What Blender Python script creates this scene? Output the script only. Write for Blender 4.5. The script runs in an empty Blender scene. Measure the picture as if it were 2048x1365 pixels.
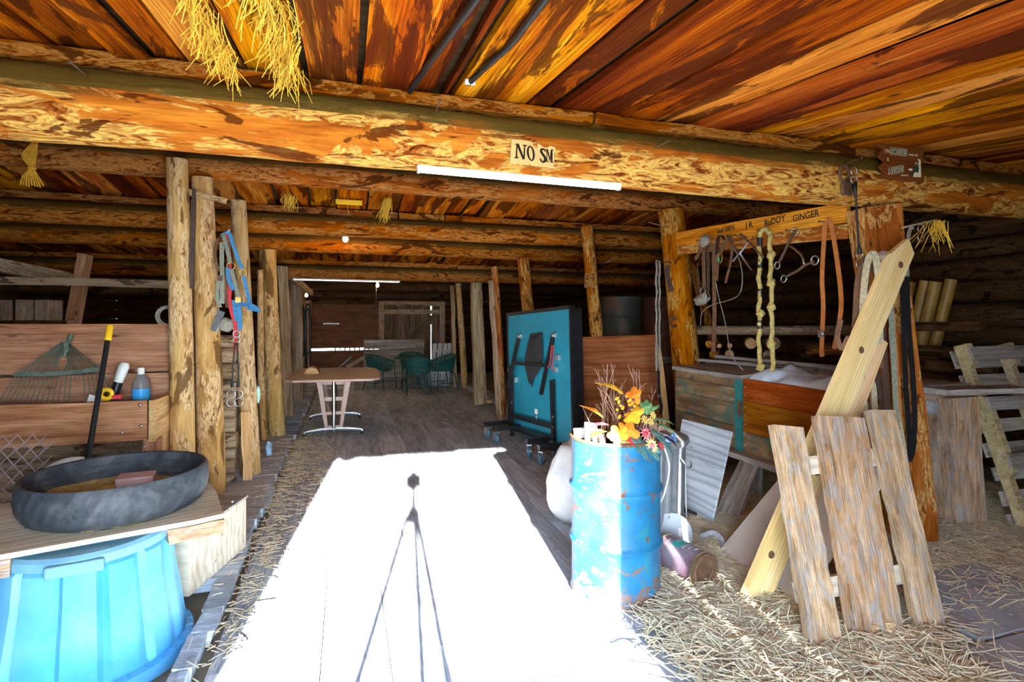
import bpy, bmesh, math, random
import numpy as np
from mathutils import Vector, Matrix, noise

scene = bpy.context.scene
COL = scene.collection
RND = random.Random(11)

# ------------------------------------------------------------------ camera
cam_data = bpy.data.cameras.new('camera')
cam = bpy.data.objects.new('camera', cam_data)
COL.objects.link(cam)
cam.location = (0.0, 0.0, 1.5)
cam.rotation_euler = (math.radians(90), 0, -math.atan(334 / 1075))
cam_data.sensor_width = 36.0
cam_data.lens = 36.0 * 1075 / 2048
cam_data.shift_y = -42.5 / 2048
cam_data.clip_start = 0.02
cam_data.clip_end = 500
scene.camera = cam

# ------------------------------------------------------------------ sky, sun, exposure
world = bpy.data.worlds.new('sky')
scene.world = world
world.use_nodes = True
wt = world.node_tree
wt.nodes.clear()
w_out = wt.nodes.new('ShaderNodeOutputWorld')
w_bg = wt.nodes.new('ShaderNodeBackground')
SUN_DIR = Vector((0.118, 1.0, -0.2915)).normalized()      # the way the light travels
w_tc = wt.nodes.new('ShaderNodeTexCoord')
w_sep = wt.nodes.new('ShaderNodeSeparateXYZ')
w_ramp = wt.nodes.new('ShaderNodeValToRGB')               # clear sky: pale at the horizon, blue overhead
w_ramp.color_ramp.elements[0].position = 0.0
w_ramp.color_ramp.elements[0].color = (.74, .88, 1.0, 1)
w_ramp.color_ramp.elements[1].position = 0.75
w_ramp.color_ramp.elements[1].color = (.30, .56, 1.0, 1)
wt.links.new(w_tc.outputs['Generated'], w_sep.inputs[0])
wt.links.new(w_sep.outputs[2], w_ramp.inputs[0])
wt.links.new(w_ramp.outputs[0], w_bg.inputs[0])
w_bg.inputs['Strength'].default_value = 30.0
wt.links.new(w_bg.outputs[0], w_out.inputs[0])

sun_data = bpy.data.lights.new('sun', 'SUN')
sun_data.energy = 78.0
sun_data.angle = math.radians(0.55)
sun_data.color = (1.0, 0.97, 0.93)
sun = bpy.data.objects.new('sun', sun_data)
COL.objects.link(sun)
sun.location = (-2, -12, 9)
sun.rotation_euler = SUN_DIR.to_track_quat('-Z', 'Y').to_euler()

scene.view_settings.view_transform = 'Standard'
scene.view_settings.look = 'None'
scene.view_settings.gamma = 1.0
scene.view_settings.use_curve_mapping = False
scene.view_settings.exposure = 0.6
scene.cycles.max_bounces = 10
scene.cycles.diffuse_bounces = 6
scene.cycles.sample_clamp_indirect = 6.0
scene.cycles.use_denoising = True


# ------------------------------------------------------------------ mesh helpers
def wmat(o):
    return o.matrix_basis if o.parent is None else wmat(o.parent) @ o.matrix_basis


def frame(p, xdir, ydir=None):
    """matrix at p whose local X runs along xdir and local Y lies near ydir"""
    x = Vector(xdir).normalized()
    y = Vector(ydir) if ydir is not None else Vector((0, 0, 1)).cross(x)
    if y.length < 1e-6:
        y = Vector((0, 1, 0))
    y = (y - x * y.dot(x))
    if y.length < 1e-6:
        y = Vector((1, 0, 0)) - x * x.x
    y.normalize()
    z = x.cross(y)
    m = Matrix((x, y, z)).transposed().to_4x4()
    m.translation = Vector(p)
    return m


def T(x, y, z, rz=0.0, rx=0.0, ry=0.0):
    return (Matrix.Translation((x, y, z)) @ Matrix.Rotation(rz, 4, 'Z')
            @ Matrix.Rotation(ry, 4, 'Y') @ Matrix.Rotation(rx, 4, 'X'))


class MB:
    def __init__(self):
        self.v, self.f = [], []

    def add(self, vs, fs, M=None):
        b = len(self.v)
        for p in vs:
            p = Vector(p)
            self.v.append(M @ p if M is not None else p)
        self.f += [tuple(b + i for i in q) for q in fs]
        return self

    def box(self, c, s, M=None):
        x, y, z = (k / 2 for k in s)
        vs = [(c[0] + i * x, c[1] + j * y, c[2] + k * z) for i in (-1, 1) for j in (-1, 1) for k in (-1, 1)]
        return self.add(vs, [(0, 1, 3, 2), (4, 6, 7, 5), (0, 4, 5, 1), (2, 3, 7, 6), (0, 2, 6, 4), (1, 5, 7, 3)], M)

    def prism(self, poly, z0, z1, M=None):
        n = len(poly)
        vs = [(p[0], p[1], z0) for p in poly] + [(p[0], p[1], z1) for p in poly]
        fs = [tuple(range(n - 1, -1, -1)), tuple(range(n, 2 * n))]
        fs += [(i, (i + 1) % n, n + (i + 1) % n, n + i) for i in range(n)]
        return self.add(vs, fs, M)

    def tube(self, pts, r, n=8, cap=True, M=None, flat=1.0, up=None):
        pts = [Vector(p) for p in pts]
        k = len(pts)
        rs = [r] * k if not hasattr(r, '__len__') else list(r)
        vs, fs = [], []
        prev = Vector(up) if up is not None else None
        for i, p in enumerate(pts):
            t = (pts[min(i + 1, k - 1)] - pts[max(i - 1, 0)])
            if t.length < 1e-9:
                t = Vector((0, 0, 1))
            t.normalize()
            if prev is None:
                prev = Vector((0, 0, 1)) if abs(t.z) < .9 else Vector((1, 0, 0))
            a = prev - t * prev.dot(t)
            if a.length < 1e-6:
                a = Vector((1, 0, 0)) - t * t.x
            a.normalize()
            b = t.cross(a)
            prev = a
            for j in range(n):
                w = 2 * math.pi * j / n
                vs.append(p + a * (math.cos(w) * rs[i]) + b * (math.sin(w) * rs[i] * flat))
        for i in range(k - 1):
            for j in range(n):
                j2 = (j + 1) % n
                fs.append((i * n + j, i * n + j2, (i + 1) * n + j2, (i + 1) * n + j))
        if cap:
            fs.append(tuple(range(n - 1, -1, -1)))
            fs.append(tuple((k - 1) * n + j for j in range(n)))
        return self.add(vs, fs, M)

    def ribbon(self, pts, w, th, wdir, M=None):
        """a strap: flat band along pts, width w in direction wdir (vector or list), thickness th"""
        pts = [Vector(p) for p in pts]
        k = len(pts)
        wd = [Vector(wdir)] * k if not isinstance(wdir, list) else [Vector(x) for x in wdir]
        vs, fs = [], []
        for i, p in enumerate(pts):
            t = (pts[min(i + 1, k - 1)] - pts[max(i - 1, 0)]).normalized()
            a = wd[i] - t * wd[i].dot(t)
            if a.length < 1e-6:
                a = Vector((1, 0, 0))
            a.normalize()
            b = t.cross(a)
            for s1, s2 in ((-1, -1), (1, -1), (1, 1), (-1, 1)):
                vs.append(p + a * (s1 * w / 2) + b * (s2 * th / 2))
        for i in range(k - 1):
            for j in range(4):
                j2 = (j + 1) % 4
                fs.append((i * 4 + j, i * 4 + j2, (i + 1) * 4 + j2, (i + 1) * 4 + j))
        fs += [(3, 2, 1, 0), tuple((k - 1) * 4 + j for j in range(4))]
        return self.add(vs, fs, M)

    def lathe(self, prof, n=24, M=None, close=False, squash=1.0):
        vs, fs = [], []
        for r, z in prof:
            for j in range(n):
                w = 2 * math.pi * j / n
                vs.append((r * math.cos(w), r * math.sin(w) * squash, z))
        k = len(prof)
        for i in range(k if close else k - 1):
            i2 = (i + 1) % k
            for j in range(n):
                j2 = (j + 1) % n
                fs.append((i * n + j, i * n + j2, i2 * n + j2, i2 * n + j))
        if not close:
            if prof[0][0] > 1e-4:
                fs.append(tuple(range(n - 1, -1, -1)))
            if prof[-1][0] > 1e-4:
                fs.append(tuple((k - 1) * n + j for j in range(n)))
        return self.add(vs, fs, M)

    def torus(self, R, r, n=20, m=8, M=None, a0=0.0, a1=2 * math.pi):
        full = abs(a1 - a0 - 2 * math.pi) < 1e-6
        k = n if full else n + 1
        pts = [(R * math.cos(a0 + (a1 - a0) * i / n), R * math.sin(a0 + (a1 - a0) * i / n)) for i in range(k)]
        vs, fs = [], []
        for i, (x, y) in enumerate(pts):
            a = a0 + (a1 - a0) * i / n
            for j in range(m):
                w = 2 * math.pi * j / m
                q = R + r * math.cos(w)
                vs.append((q * math.cos(a), q * math.sin(a), r * math.sin(w)))
        for i in range(n):
            i2 = (i + 1) % k
            for j in range(m):
                j2 = (j + 1) % m
                fs.append((i * m + j, i2 * m + j, i2 * m + j2, i * m + j2))
        return self.add(vs, fs, M)

    def build(self, name, mat, parent=None, M=None, smooth=False, bevel=0.0, recalc=True):
        me = bpy.data.meshes.new(name)
        me.from_pydata([tuple(p) for p in self.v], [], self.f)
        if recalc:
            bm = bmesh.new()
            bm.from_mesh(me)
            bmesh.ops.remove_doubles(bm, verts=bm.verts, dist=1e-6)
            bmesh.ops.recalc_face_normals(bm, faces=bm.faces)
            bm.to_mesh(me)
            bm.free()
        if smooth:
            me.polygons.foreach_set('use_smooth', [True] * len(me.polygons))
        me.materials.append(mat)
        o = bpy.data.objects.new(name, me)
        COL.objects.link(o)
        place(o, M if M is not None else Matrix.Identity(4), parent)
        if smooth == 'auto':
            try:
                me.shade_smooth() if False else None
                for e in me.edges:
                    pass
                md = None
                me.set_sharp_from_angle(angle=math.radians(38))
            except Exception:
                pass
        if bevel:
            b = o.modifiers.new('bevel', 'BEVEL')
            b.width = bevel
            b.segments = 2
            b.limit_method = 'ANGLE'
        return o


def place(o, M, parent=None):
    """give o the world matrix M, below parent"""
    if parent is not None:
        o.parent = parent
        o.matrix_basis = wmat(parent).inverted() @ M
    else:
        o.matrix_basis = M


def tag(o, label=None, cat=None, group=None, kind=None):
    if label:
        o['label'] = label
    if cat:
        o['category'] = cat
    if group:
        o['group'] = group
    if kind:
        o['kind'] = kind
    return o


def thing(name, loc, label, cat, group=None, M=None):
    o = bpy.data.objects.new(name, None)
    o.empty_display_size = 0.1
    COL.objects.link(o)
    place(o, M if M is not None else Matrix.Translation(loc))
    return tag(o, label, cat, group)


def copy_tree(o, parent=None):
    c = o.copy()
    COL.objects.link(c)
    c.parent = parent
    for ch in [x for x in COL.objects if x.parent == o]:
        copy_tree(ch, c)
    return c


def plank_mesh(L, W, TH, seg=4, jw=0.006, jt=0.003, taper=0.0, rnd=RND, ends=0.01):
    """local X = length from 0 to L, width along Y, thickness along Z; edges a little uneven"""
    mb = MB()
    vs, fs = [], []
    e = [[rnd.uniform(-ends, ends) for _ in range(4)] for _ in (0, 1)]
    for i in range(seg + 1):
        q = i / seg
        w0 = W / 2 * (1 - taper * q)
        a, b = rnd.uniform(-jw, jw), rnd.uniform(-jw, jw)
        t0, t1 = rnd.uniform(-jt, jt), rnd.uniform(-jt, jt)
        for k, (sy, sz) in enumerate(((-1, -1), (1, -1), (1, 1), (-1, 1))):
            x = q * L + (e[0][k] if i == 0 else e[1][k] if i == seg else 0)
            vs.append((x, sy * w0 + (a if sy < 0 else b), sz * TH / 2 + (t0 if sz < 0 else t1)))
    for i in range(seg):
        for j in range(4):
            j2 = (j + 1) % 4
            fs.append((i * 4 + j, i * 4 + j2, (i + 1) * 4 + j2, (i + 1) * 4 + j))
    fs += [(3, 2, 1, 0), tuple(seg * 4 + j for j in range(4))]
    mb.add(vs, fs)
    return mb


def plank(name, p0, p1, W, TH, mat, parent=None, wdir=None, seg=4, jw=0.006, jt=0.003, taper=0.0, ends=0.01, bevel=0.0):
    """a board from p0 to p1 (its centre line), width along wdir"""
    p0, p1 = Vector(p0), Vector(p1)
    M = frame(p0, p1 - p0, wdir)
    return plank_mesh((p1 - p0).length, W, TH, seg, jw, jt, taper, ends=ends).build(name, mat, parent, M, bevel=bevel)


def log(name, p0, p1, r0, r1, mat, parent=None, n=14, step=0.18, rough=0.06, bend=0.0, seed=0.0, cut=True):
    """a round log with an uneven skin; local X runs along it"""
    p0, p1 = Vector(p0), Vector(p1)
    L = (p1 - p0).length
    k = max(4, int(L / step))
    M = frame(p0, p1 - p0)
    vs, fs = [], []
    for i in range(k + 1):
        q = i / k
        x = q * L
        r = r0 + (r1 - r0) * q
        oy = bend * math.sin(math.pi * q) + noise.noise((x * .5, seed, 3.1)) * bend * .5
        oz = noise.noise((x * .45, seed, 9.7)) * bend * .6
        for j in range(n):
            w = 2 * math.pi * j / n
            cy, cz = math.cos(w), math.sin(w)
            d = noise.noise((x * 1.3 + seed, cy * 1.2 + seed, cz * 1.2)) * .7 + noise.noise((x * 4 + seed, cy * 3, cz * 3 + seed)) * .4
            rr = r * (1 + rough * d)
            vs.append((x, oy + cy * rr, oz + cz * rr))
    for i in range(k):
        for j in range(n):
            j2 = (j + 1) % n
            fs.append((i * n + j, i * n + j2, (i + 1) * n + j2, (i + 1) * n + j))
    mb = MB().add(vs, fs)
    # end caps: own ring so that they stay flat
    for i, rev in ((0, True), (k, False)):
        ring = [vs[i * n + j] for j in range(n)]
        c = (sum(p[0] for p in ring) / n, sum(p[1] for p in ring) / n, sum(p[2] for p in ring) / n)
        mb.add(ring + [c], [(j, (j + 1) % n, n) for j in range(n)])
    o = mb.build(name, mat, parent, M, smooth=True, recalc=False)
    bm = bmesh.new()
    bm.from_mesh(o.data)
    bmesh.ops.recalc_face_normals(bm, faces=bm.faces)
    bm.to_mesh(o.data)
    bm.free()
    return o


def straw_mesh(name, n, sampler, mat, parent=None, length=(.05, .16), width=(.0016, .0032), seed=1, lift=.012, tilt=.25, M=None):
    """n loose stalks; sampler(rng, n) gives base points (n,3); each stalk is a bent three-sided blade"""
    g = np.random.default_rng(seed)
    P = sampler(g, n)
    n = len(P)
    ang = g.uniform(0, 2 * np.pi, n)
    L = g.uniform(length[0], length[1], n)
    el = g.normal(0, tilt, n)
    d = np.stack([np.cos(ang) * np.cos(el), np.sin(ang) * np.cos(el), np.abs(np.sin(el))], 1)
    side = np.stack([-np.sin(ang), np.cos(ang), np.zeros(n)], 1)
    w = g.uniform(width[0], width[1], n)[:, None]
    z = g.uniform(0.002, lift, n)
    P = P + np.stack([0 * z, 0 * z, z], 1)
    bend = g.normal(0, .18, n)[:, None] * L[:, None]
    mid = P + d * (L / 2)[:, None] + side * bend * .35 + np.array([0, 0, 1.]) * np.abs(bend) * .15
    end = P + d * L[:, None]
    up = np.array([0, 0, 1.])
    V = np.empty((n, 9, 3))
    for k, c in enumerate((P, mid, end)):
        V[:, k * 3 + 0] = c - side * w
        V[:, k * 3 + 1] = c + side * w
        V[:, k * 3 + 2] = c + up * w * 1.2
    base = (np.arange(n) * 9)[:, None]
    q = []
    for k in (0, 1):
        for a, b in ((1, 2), (2, 0)):
            q.append(np.concatenate([base + k * 3 + a, base + k * 3 + b, base + k * 3 + 3 + b, base + k * 3 + 3 + a], 1))
    Fq = np.concatenate(q, 0)
    me = bpy.data.meshes.new(name)
    me.vertices.add(n * 9)
    me.vertices.foreach_set('co', V.reshape(-1))
    nf = len(Fq)
    me.loops.add(nf * 4)
    me.loops.foreach_set('vertex_index', Fq.reshape(-1).astype(np.int32))
    me.polygons.add(nf)
    me.polygons.foreach_set('loop_start', np.arange(nf, dtype=np.int32) * 4)
    me.update(calc_edges=True)
    me.materials.append(mat)
    o = bpy.data.objects.new(name, me)
    COL.objects.link(o)
    place(o, M if M is not None else Matrix.Identity(4), parent)
    return o


# ------------------------------------------------------------------ materials
class NT:
    """thin wrapper to write node trees"""
    def __init__(self, name):
        self.m = bpy.data.materials.new(name)
        self.m.use_nodes = True
        self.t = self.m.node_tree
        self.t.nodes.clear()
        self.out = self.n('ShaderNodeOutputMaterial')
        self.b = self.n('ShaderNodeBsdfPrincipled')
        self.l(self.b.outputs[0], self.out.inputs[0])

    def n(self, kind, **kw):
        x = self.t.nodes.new(kind)
        for k, v in kw.items():
            setattr(x, k, v)
        return x

    def l(self, a, b):
        self.t.links.new(a, b)

    def val(self, node, key, v):
        s = node.inputs[key]
        if hasattr(v, 'is_output') or isinstance(v, bpy.types.NodeSocket):
            self.l(v, s)
        else:
            s.default_value = v

    def coords(self, scale=(1, 1, 1), rand=40.0, world=False):
        if world:
            src = self.n('ShaderNodeNewGeometry').outputs['Position']
        else:
            src = self.n('ShaderNodeTexCoord').outputs['Object']
        if rand:
            oi = self.n('ShaderNodeObjectInfo')
            mu = self.n('ShaderNodeVectorMath', operation='SCALE')
            cx = self.n('ShaderNodeCombineXYZ')
            self.l(oi.outputs['Random'], cx.inputs[0])
            self.l(oi.outputs['Random'], cx.inputs[1])
            cx.inputs[2].default_value = .37
            self.l(cx.outputs[0], mu.inputs[0])
            mu.inputs['Scale'].default_value = rand
            ad = self.n('ShaderNodeVectorMath', operation='ADD')
            self.l(src, ad.inputs[0])
            self.l(mu.outputs[0], ad.inputs[1])
            src = ad.outputs[0]
        mp = self.n('ShaderNodeVectorMath', operation='MULTIPLY')
        self.l(src, mp.inputs[0])
        mp.inputs[1].default_value = scale
        return mp.outputs[0]

    def noise(self, vec, scale=1.0, detail=4.0, rough=.55, dist=0.0):
        x = self.n('ShaderNodeTexNoise')
        self.l(vec, x.inputs['Vector'])
        x.inputs['Scale'].default_value = scale
        x.inputs['Detail'].default_value = detail
        x.inputs['Roughness'].default_value = rough
        x.inputs['Distortion'].default_value = dist
        return x.outputs['Fac']

    def ramp(self, fac, stops, interp='LINEAR'):
        x = self.n('ShaderNodeValToRGB')
        x.color_ramp.interpolation = interp
        el = x.color_ramp.elements
        while len(el) < len(stops):
            el.new(.5)
        for e, (p, c) in zip(el, stops):
            e.position = p
            e.color = (c[0], c[1], c[2], 1) if hasattr(c, '__len__') else (c, c, c, 1)
        self.l(fac, x.inputs[0])
        return x.outputs[0]

    def mix(self, fac, a, b, mode='MIX'):
        x = self.n('ShaderNodeMix', data_type='RGBA', blend_type=mode)
        for key, v in ((0, fac), (6, a), (7, b)):
            s = x.inputs[key]
            if isinstance(v, bpy.types.NodeSocket):
                self.l(v, s)
            elif hasattr(v, '__len__'):
                s.default_value = (v[0], v[1], v[2], 1)
            else:
                s.default_value = v
        return x.outputs[2]

    def math(self, op, a, b=0.0):
        x = self.n('ShaderNodeMath', operation=op)
        for k, v in ((0, a), (1, b)):
            if isinstance(v, bpy.types.NodeSocket):
                self.l(v, x.inputs[k])
            else:
                x.inputs[k].default_value = v
        return x.outputs[0]

    def vary(self, col, vlo=.7, vhi=1.25, hlo=.485, hhi=.515, slo=.85, shi=1.1):
        """per-object variation"""
        oi = self.n('ShaderNodeObjectInfo')
        hs = self.n('ShaderNodeHueSaturation')

        def rng(mulk, lo, hi):
            a = self.math('MULTIPLY', oi.outputs['Random'], mulk)
            f = self.math('FRACT', a)
            return self.math('ADD', self.math('MULTIPLY', f, hi - lo), lo)
        self.l(rng(17.3, vlo, vhi), hs.inputs['Value'])
        self.l(rng(41.7, hlo, hhi), hs.inputs['Hue'])
        self.l(rng(71.1, slo, shi), hs.inputs['Saturation'])
        self.l(col, hs.inputs['Color'])
        return hs.outputs[0]

    def bump(self, h, strength=.3, dist=.01):
        x = self.n('ShaderNodeBump')
        x.inputs['Strength'].default_value = strength
        x.inputs['Distance'].default_value = dist
        self.l(h, x.inputs['Height'])
        self.l(x.outputs[0], self.b.inputs['Normal'])

    def done(self, col, rough=.8, metal=0.0, spec=.3):
        if isinstance(col, bpy.types.NodeSocket):
            self.l(col, self.b.inputs['Base Color'])
        else:
            self.b.inputs['Base Color'].default_value = (col[0], col[1], col[2], 1)
        if isinstance(rough, bpy.types.NodeSocket):
            self.l(rough, self.b.inputs['Roughness'])
        else:
            self.b.inputs['Roughness'].default_value = rough
        self.b.inputs['Metallic'].default_value = metal
        self.b.inputs['Specular IOR Level'].default_value = spec
        return self.m


def mat_wood(name, dark, mid, light, stain=None, stain_amt=.45, grain=(1.1, 16, 16), rough=.8, var=(.7, 1.25), bump=.35, hue=(.485, .515), knots=True, wave=0.0, sscale=(.8, 3.2, 3.2), finec=.45, soft=.025, shift=0.0, wscale=2.6, wdist=7.0):
    """sawn timber, local X along the grain"""
    t = NT(name)
    v = t.coords(grain)
    g1 = t.noise(v, 1.0, 10, .70, .6)
    g2 = t.noise(t.coords((3, 170, 170)), 1.0, 4, .65)
    gb = g1
    if shift:
        oi = t.n('ShaderNodeObjectInfo')
        gb = t.math('ADD', g1, t.math('MULTIPLY', t.math('SUBTRACT', t.math('FRACT', t.math('MULTIPLY', oi.outputs['Random'], 29.3)), .5), shift))
    base = t.ramp(gb, [(.33, dark), (.5, mid), (.66, light)])
    fine = t.ramp(g2, [(.34, 1 - finec), (.62, 1 + finec / 3)])
    col = t.mix(1.0, base, fine, 'MULTIPLY')
    if wave:
        wv = t.n('ShaderNodeTexWave', wave_type='BANDS', bands_direction='Y')
        t.l(t.coords((.9, 6.5, 6.5), rand=17), wv.inputs['Vector'])
        wv.inputs['Scale'].default_value = wscale
        wv.inputs['Distortion'].default_value = wdist
        wv.inputs['Detail'].default_value = 2.0
        wv.inputs['Detail Scale'].default_value = .7
        col = t.mix(1.0, col, t.ramp(wv.outputs['Fac'], [(.0, 1 - wave), (.5, 1.0), (1.0, 1.04)]), 'MULTIPLY')
    if knots:
        vk = t.coords((2.2, 7, 7), rand=53)
        vo = t.n('ShaderNodeTexVoronoi')
        t.l(vk, vo.inputs['Vector'])
        vo.inputs['Scale'].default_value = 1.0
        kk = t.ramp(vo.outputs['Distance'], [(.04, 1.0), (.12, 0.0)])
        col = t.mix(kk, col, [c * .35 for c in dark])
    if stain is not None:
        s = t.noise(t.coords(sscale, rand=71), 1.0, 8, .66, 1.6)
        sm = t.ramp(s, [(.60 - stain_amt * .25, 0.0), (.60 + soft - stain_amt * .25, .85), (.8, 1.0)])
        col = t.mix(sm, col, t.mix(1.0, fine, stain, 'MULTIPLY'))
    col = t.vary(col, var[0], var[1], hue[0], hue[1], .98, 1.08)
    t.bump(g2, bump, .004)
    return t.done(col, rough, 0, .06)


def mat_bark(name, wood_dark, wood_mid, wood_light, bark, flake, bark_amt=.5, dust=None, rough=.85, fine=1.0):
    """peeled and half-peeled log, local X along it: smooth wood, ragged inner-bark flakes, dark scars"""
    t = NT(name)
    g1 = t.noise(t.coords((1.1, 7, 7)), 1.0, 6, .62, 1.2)
    base = t.ramp(g1, [(.28, wood_dark), (.48, wood_mid), (.70, wood_light)])
    g2 = t.noise(t.coords((5, 90, 90)), 1.0, 3, .6)
    base = t.mix(1.0, base, t.ramp(g2, [(.3, .7), (.65, 1.1)]), 'MULTIPLY')
    # ragged flakes, stretched along the log
    f1 = t.noise(t.coords((7 * fine, 30 * fine, 30 * fine), rand=31), 1.0, 7, .68, 1.6)
    fl = t.ramp(f1, [(.33, [c * .45 for c in wood_dark]), (.41, bark), (.49, [(a + b) / 2 for a, b in zip(bark, flake)]), (.54, flake), (.62, wood_mid), (.72, bark)])
    m = t.noise(t.coords((1.5, 4.5, 4.5), rand=19), 1.0, 6, .66, .9)
    mask = t.ramp(m, [(.57 - bark_amt * .2, 0.0), (.60 - bark_amt * .2, 1.0)])
    col = t.mix(mask, base, fl)
    # scars and knots
    s = t.noise(t.coords((2.2, 7, 7), rand=83), 1.0, 4, .55, 1.2)
    sm = t.ramp(s, [(.60, 0.0), (.625, .9)])
    col = t.mix(sm, col, [c * .6 for c in wood_dark])
    if dust is not None:
        ge = t.n('ShaderNodeNewGeometry')
        se = t.n('ShaderNodeSeparateXYZ')
        t.l(ge.outputs['True Normal'], se.inputs[0])
        nz = t.math('ADD', se.outputs[2], t.math('MULTIPLY', t.noise(t.coords((1.5, 5, 5)), 1, 6, .65), .6))
        dm = t.ramp(nz, [(.40, 0.0), (.62, .92)])
        col = t.mix(dm, col, t.mix(g1, [c * .5 for c in dust], dust))
    col = t.vary(col, .85, 1.15, .494, .503, .98, 1.08)
    hh = t.mix(mask, g1, f1)
    t.bump(hh, .7, .02)
    return t.done(col, rough, 0, .06)


def mat_plain(name, col, rough=.6, metal=0.0, var=.25, scale=14, bump=0.0, spec=.4, col2=None, amt=(.4, .65), stretch=(1, 1, 1)):
    """paint, metal, plastic, cloth: a colour with soft wear"""
    t = NT(name)
    v = t.coords(stretch)
    n1 = t.noise(v, scale, 5, .6)
    f = t.ramp(n1, [(.3, 1 - var), (.7, 1 + var * .5)])
    c = t.mix(1.0, t.mix(0.0, col, col), f, 'MULTIPLY')
    if col2 is not None:
        n2 = t.noise(v, scale * .45, 6, .65, .5)
        c = t.mix(t.ramp(n2, [(amt[0], 0.0), (amt[1], 1.0)]), c, col2)
    if bump:
        t.bump(n1, bump, .006)
    return t.done(c, rough, metal, spec)


def mat_emit(name, col, strength):
    t = NT(name)
    t.b.inputs['Emission Color'].default_value = (*col, 1)
    t.b.inputs['Emission Strength'].default_value = strength
    return t.done(col, .4)


M = {}
M['ceil'] = mat_wood('ceiling_board_wood', (.14, .022, .0015), (.41, .090, .005), (.76, .30, .038), stain=(.065, .012, .002), stain_amt=.36, grain=(.55, 7, 7), wave=.25, shift=.26, sscale=(.55, 3.4, 3.4), var=(.8, 1.25), hue=(.492, .503))
M['ceil_dark'] = mat_wood('roof_deck_wood', (.03, .014, .006), (.06, .03, .014), (.10, .055, .03), knots=False)
M['beam_gold'] = mat_bark('golden_log', (.14, .024, .002), (.41, .098, .007), (.65, .225, .018), (.25, .048, .003), (.80, .47, .105), .55, dust=(.13, .09, .016), fine=.7)
M['beam'] = mat_bark('brown_log', (.09, .023, .004), (.29, .075, .011), (.47, .165, .03), (.17, .044, .008), (.47, .22, .065), .62, dust=(.12, .075, .022))
M['post'] = mat_bark('peeled_post', (.22, .12, .045), (.49, .30, .115), (.70, .50, .235), (.33, .17, .065), (.72, .54, .30), .42)
M['post_orange'] = mat_bark('orange_post', (.14, .034, .006), (.38, .105, .016), (.60, .25, .05), (.22, .065, .012), (.74, .44, .14), .42)
M['post_grey'] = mat_wood('weathered_post', (.16, .10, .055), (.38, .26, .15), (.58, .45, .30), var=(.85, 1.15))
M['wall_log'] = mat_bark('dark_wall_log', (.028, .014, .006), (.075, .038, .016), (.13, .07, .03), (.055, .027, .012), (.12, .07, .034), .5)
M['sill_log'] = mat_bark('grey_stall_log', (.13, .085, .05), (.32, .22, .13), (.48, .36, .24), (.22, .13, .07), (.45, .33, .22), .4)
M['floor_plank'] = mat_wood('grey_floor_plank', (.29, .335, .385), (.47, .53, .585), (.60, .66, .71), stain=(.35, .385, .42), stain_amt=.3, grain=(1.4, 14, 14), var=(.8, 1.2), hue=(.49, .51), knots=False, bump=.5)
M['dirt'] = mat_plain('packed_dirt', (.30, .27, .21), .95, var=.4, scale=6, bump=.4, col2=(.36, .32, .22))
M['yard'] = mat_plain('yard_gravel', (.46, .40, .31), .95, var=.3, scale=3, bump=.3)
M['straw'] = mat_plain('straw', (.86, .76, .50), .7, var=.35, scale=9, col2=(.66, .59, .40), amt=(.45, .6))
M['front'] = mat_wood('front_wall_board', (.14, .08, .04), (.30, .19, .10), (.45, .32, .20))
M['tube'] = mat_emit('tube_glow', (1.0, .98, .93), 9.0)
M['metal_white'] = mat_plain('white_enamel', (.75, .75, .72), .5)

# ------------------------------------------------------------------ the shell
def ceil_z(y):
    if y <= 5.05:
        return 2.64 + .11 * (y - 2.7)
    if y <= 9.0:
        return 2.90 - .114 * (y - 5.05)
    return 2.45 + .008 * (y - 9.0)


XL, XR, YF, YB = -5.2, 6.3, -0.3, 15.2

# ground: one wide slab of packed dirt under everything, planks of the aisle on it
ground = MB().box(((XL + XR) / 2, 7.4, -.12), (XR - XL + .6, 16.4, .16)).build('floor', M['dirt'])
tag(ground, kind='structure')
yard = MB().box((0, -30.4, -.12), (120, 60, .16)).build('ground_outside', M['yard'])
tag(yard, kind='structure')
yard_back = MB().box((0, 46, -.12), (120, 60, .16)).build('ground_behind', M['yard'])
tag(yard_back, kind='structure')

# aisle planks run front to back
x = -.56
r = random.Random(3)
seams = [-.56, -.375, -.10, .19, .385, .68, .95, 1.21, 1.45, 1.72, 1.97, 2.25, 2.52, 2.80]
for a, b in zip(seams[:-1], seams[1:]):
    y = -.28 - r.uniform(0, 1.5)
    while y < 14.9:
        L = r.uniform(2.2, 4.0)
        y0, y1 = max(y, -.28), min(y + L, 14.95)
        if y1 - y0 > .2:
            dz = r.uniform(-.003, .002)
            plank('floor_plank', ((a + b) / 2, y0 + .001, -.02 + dz), ((a + b) / 2, y1 - .001, -.02 + dz), (b - a) - .003, .045,
                  M['floor_plank'], ground, (1, 0, 0), jw=.0008, jt=.001, ends=.001)
        y += L
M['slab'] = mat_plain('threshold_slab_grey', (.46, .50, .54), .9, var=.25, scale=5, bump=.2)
# broad grey slabs at the threshold on the right
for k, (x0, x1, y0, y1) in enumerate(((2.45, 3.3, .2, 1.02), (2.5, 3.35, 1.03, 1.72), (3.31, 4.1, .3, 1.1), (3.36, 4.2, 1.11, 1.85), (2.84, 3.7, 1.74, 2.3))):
    plank('threshold_slab', (x0, (y0 + y1) / 2, -.012), (x1, (y0 + y1) / 2, -.012), y1 - y0 - .008, .05, M['slab'], ground, (0, 1, 0), jw=.004, jt=.002)
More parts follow.
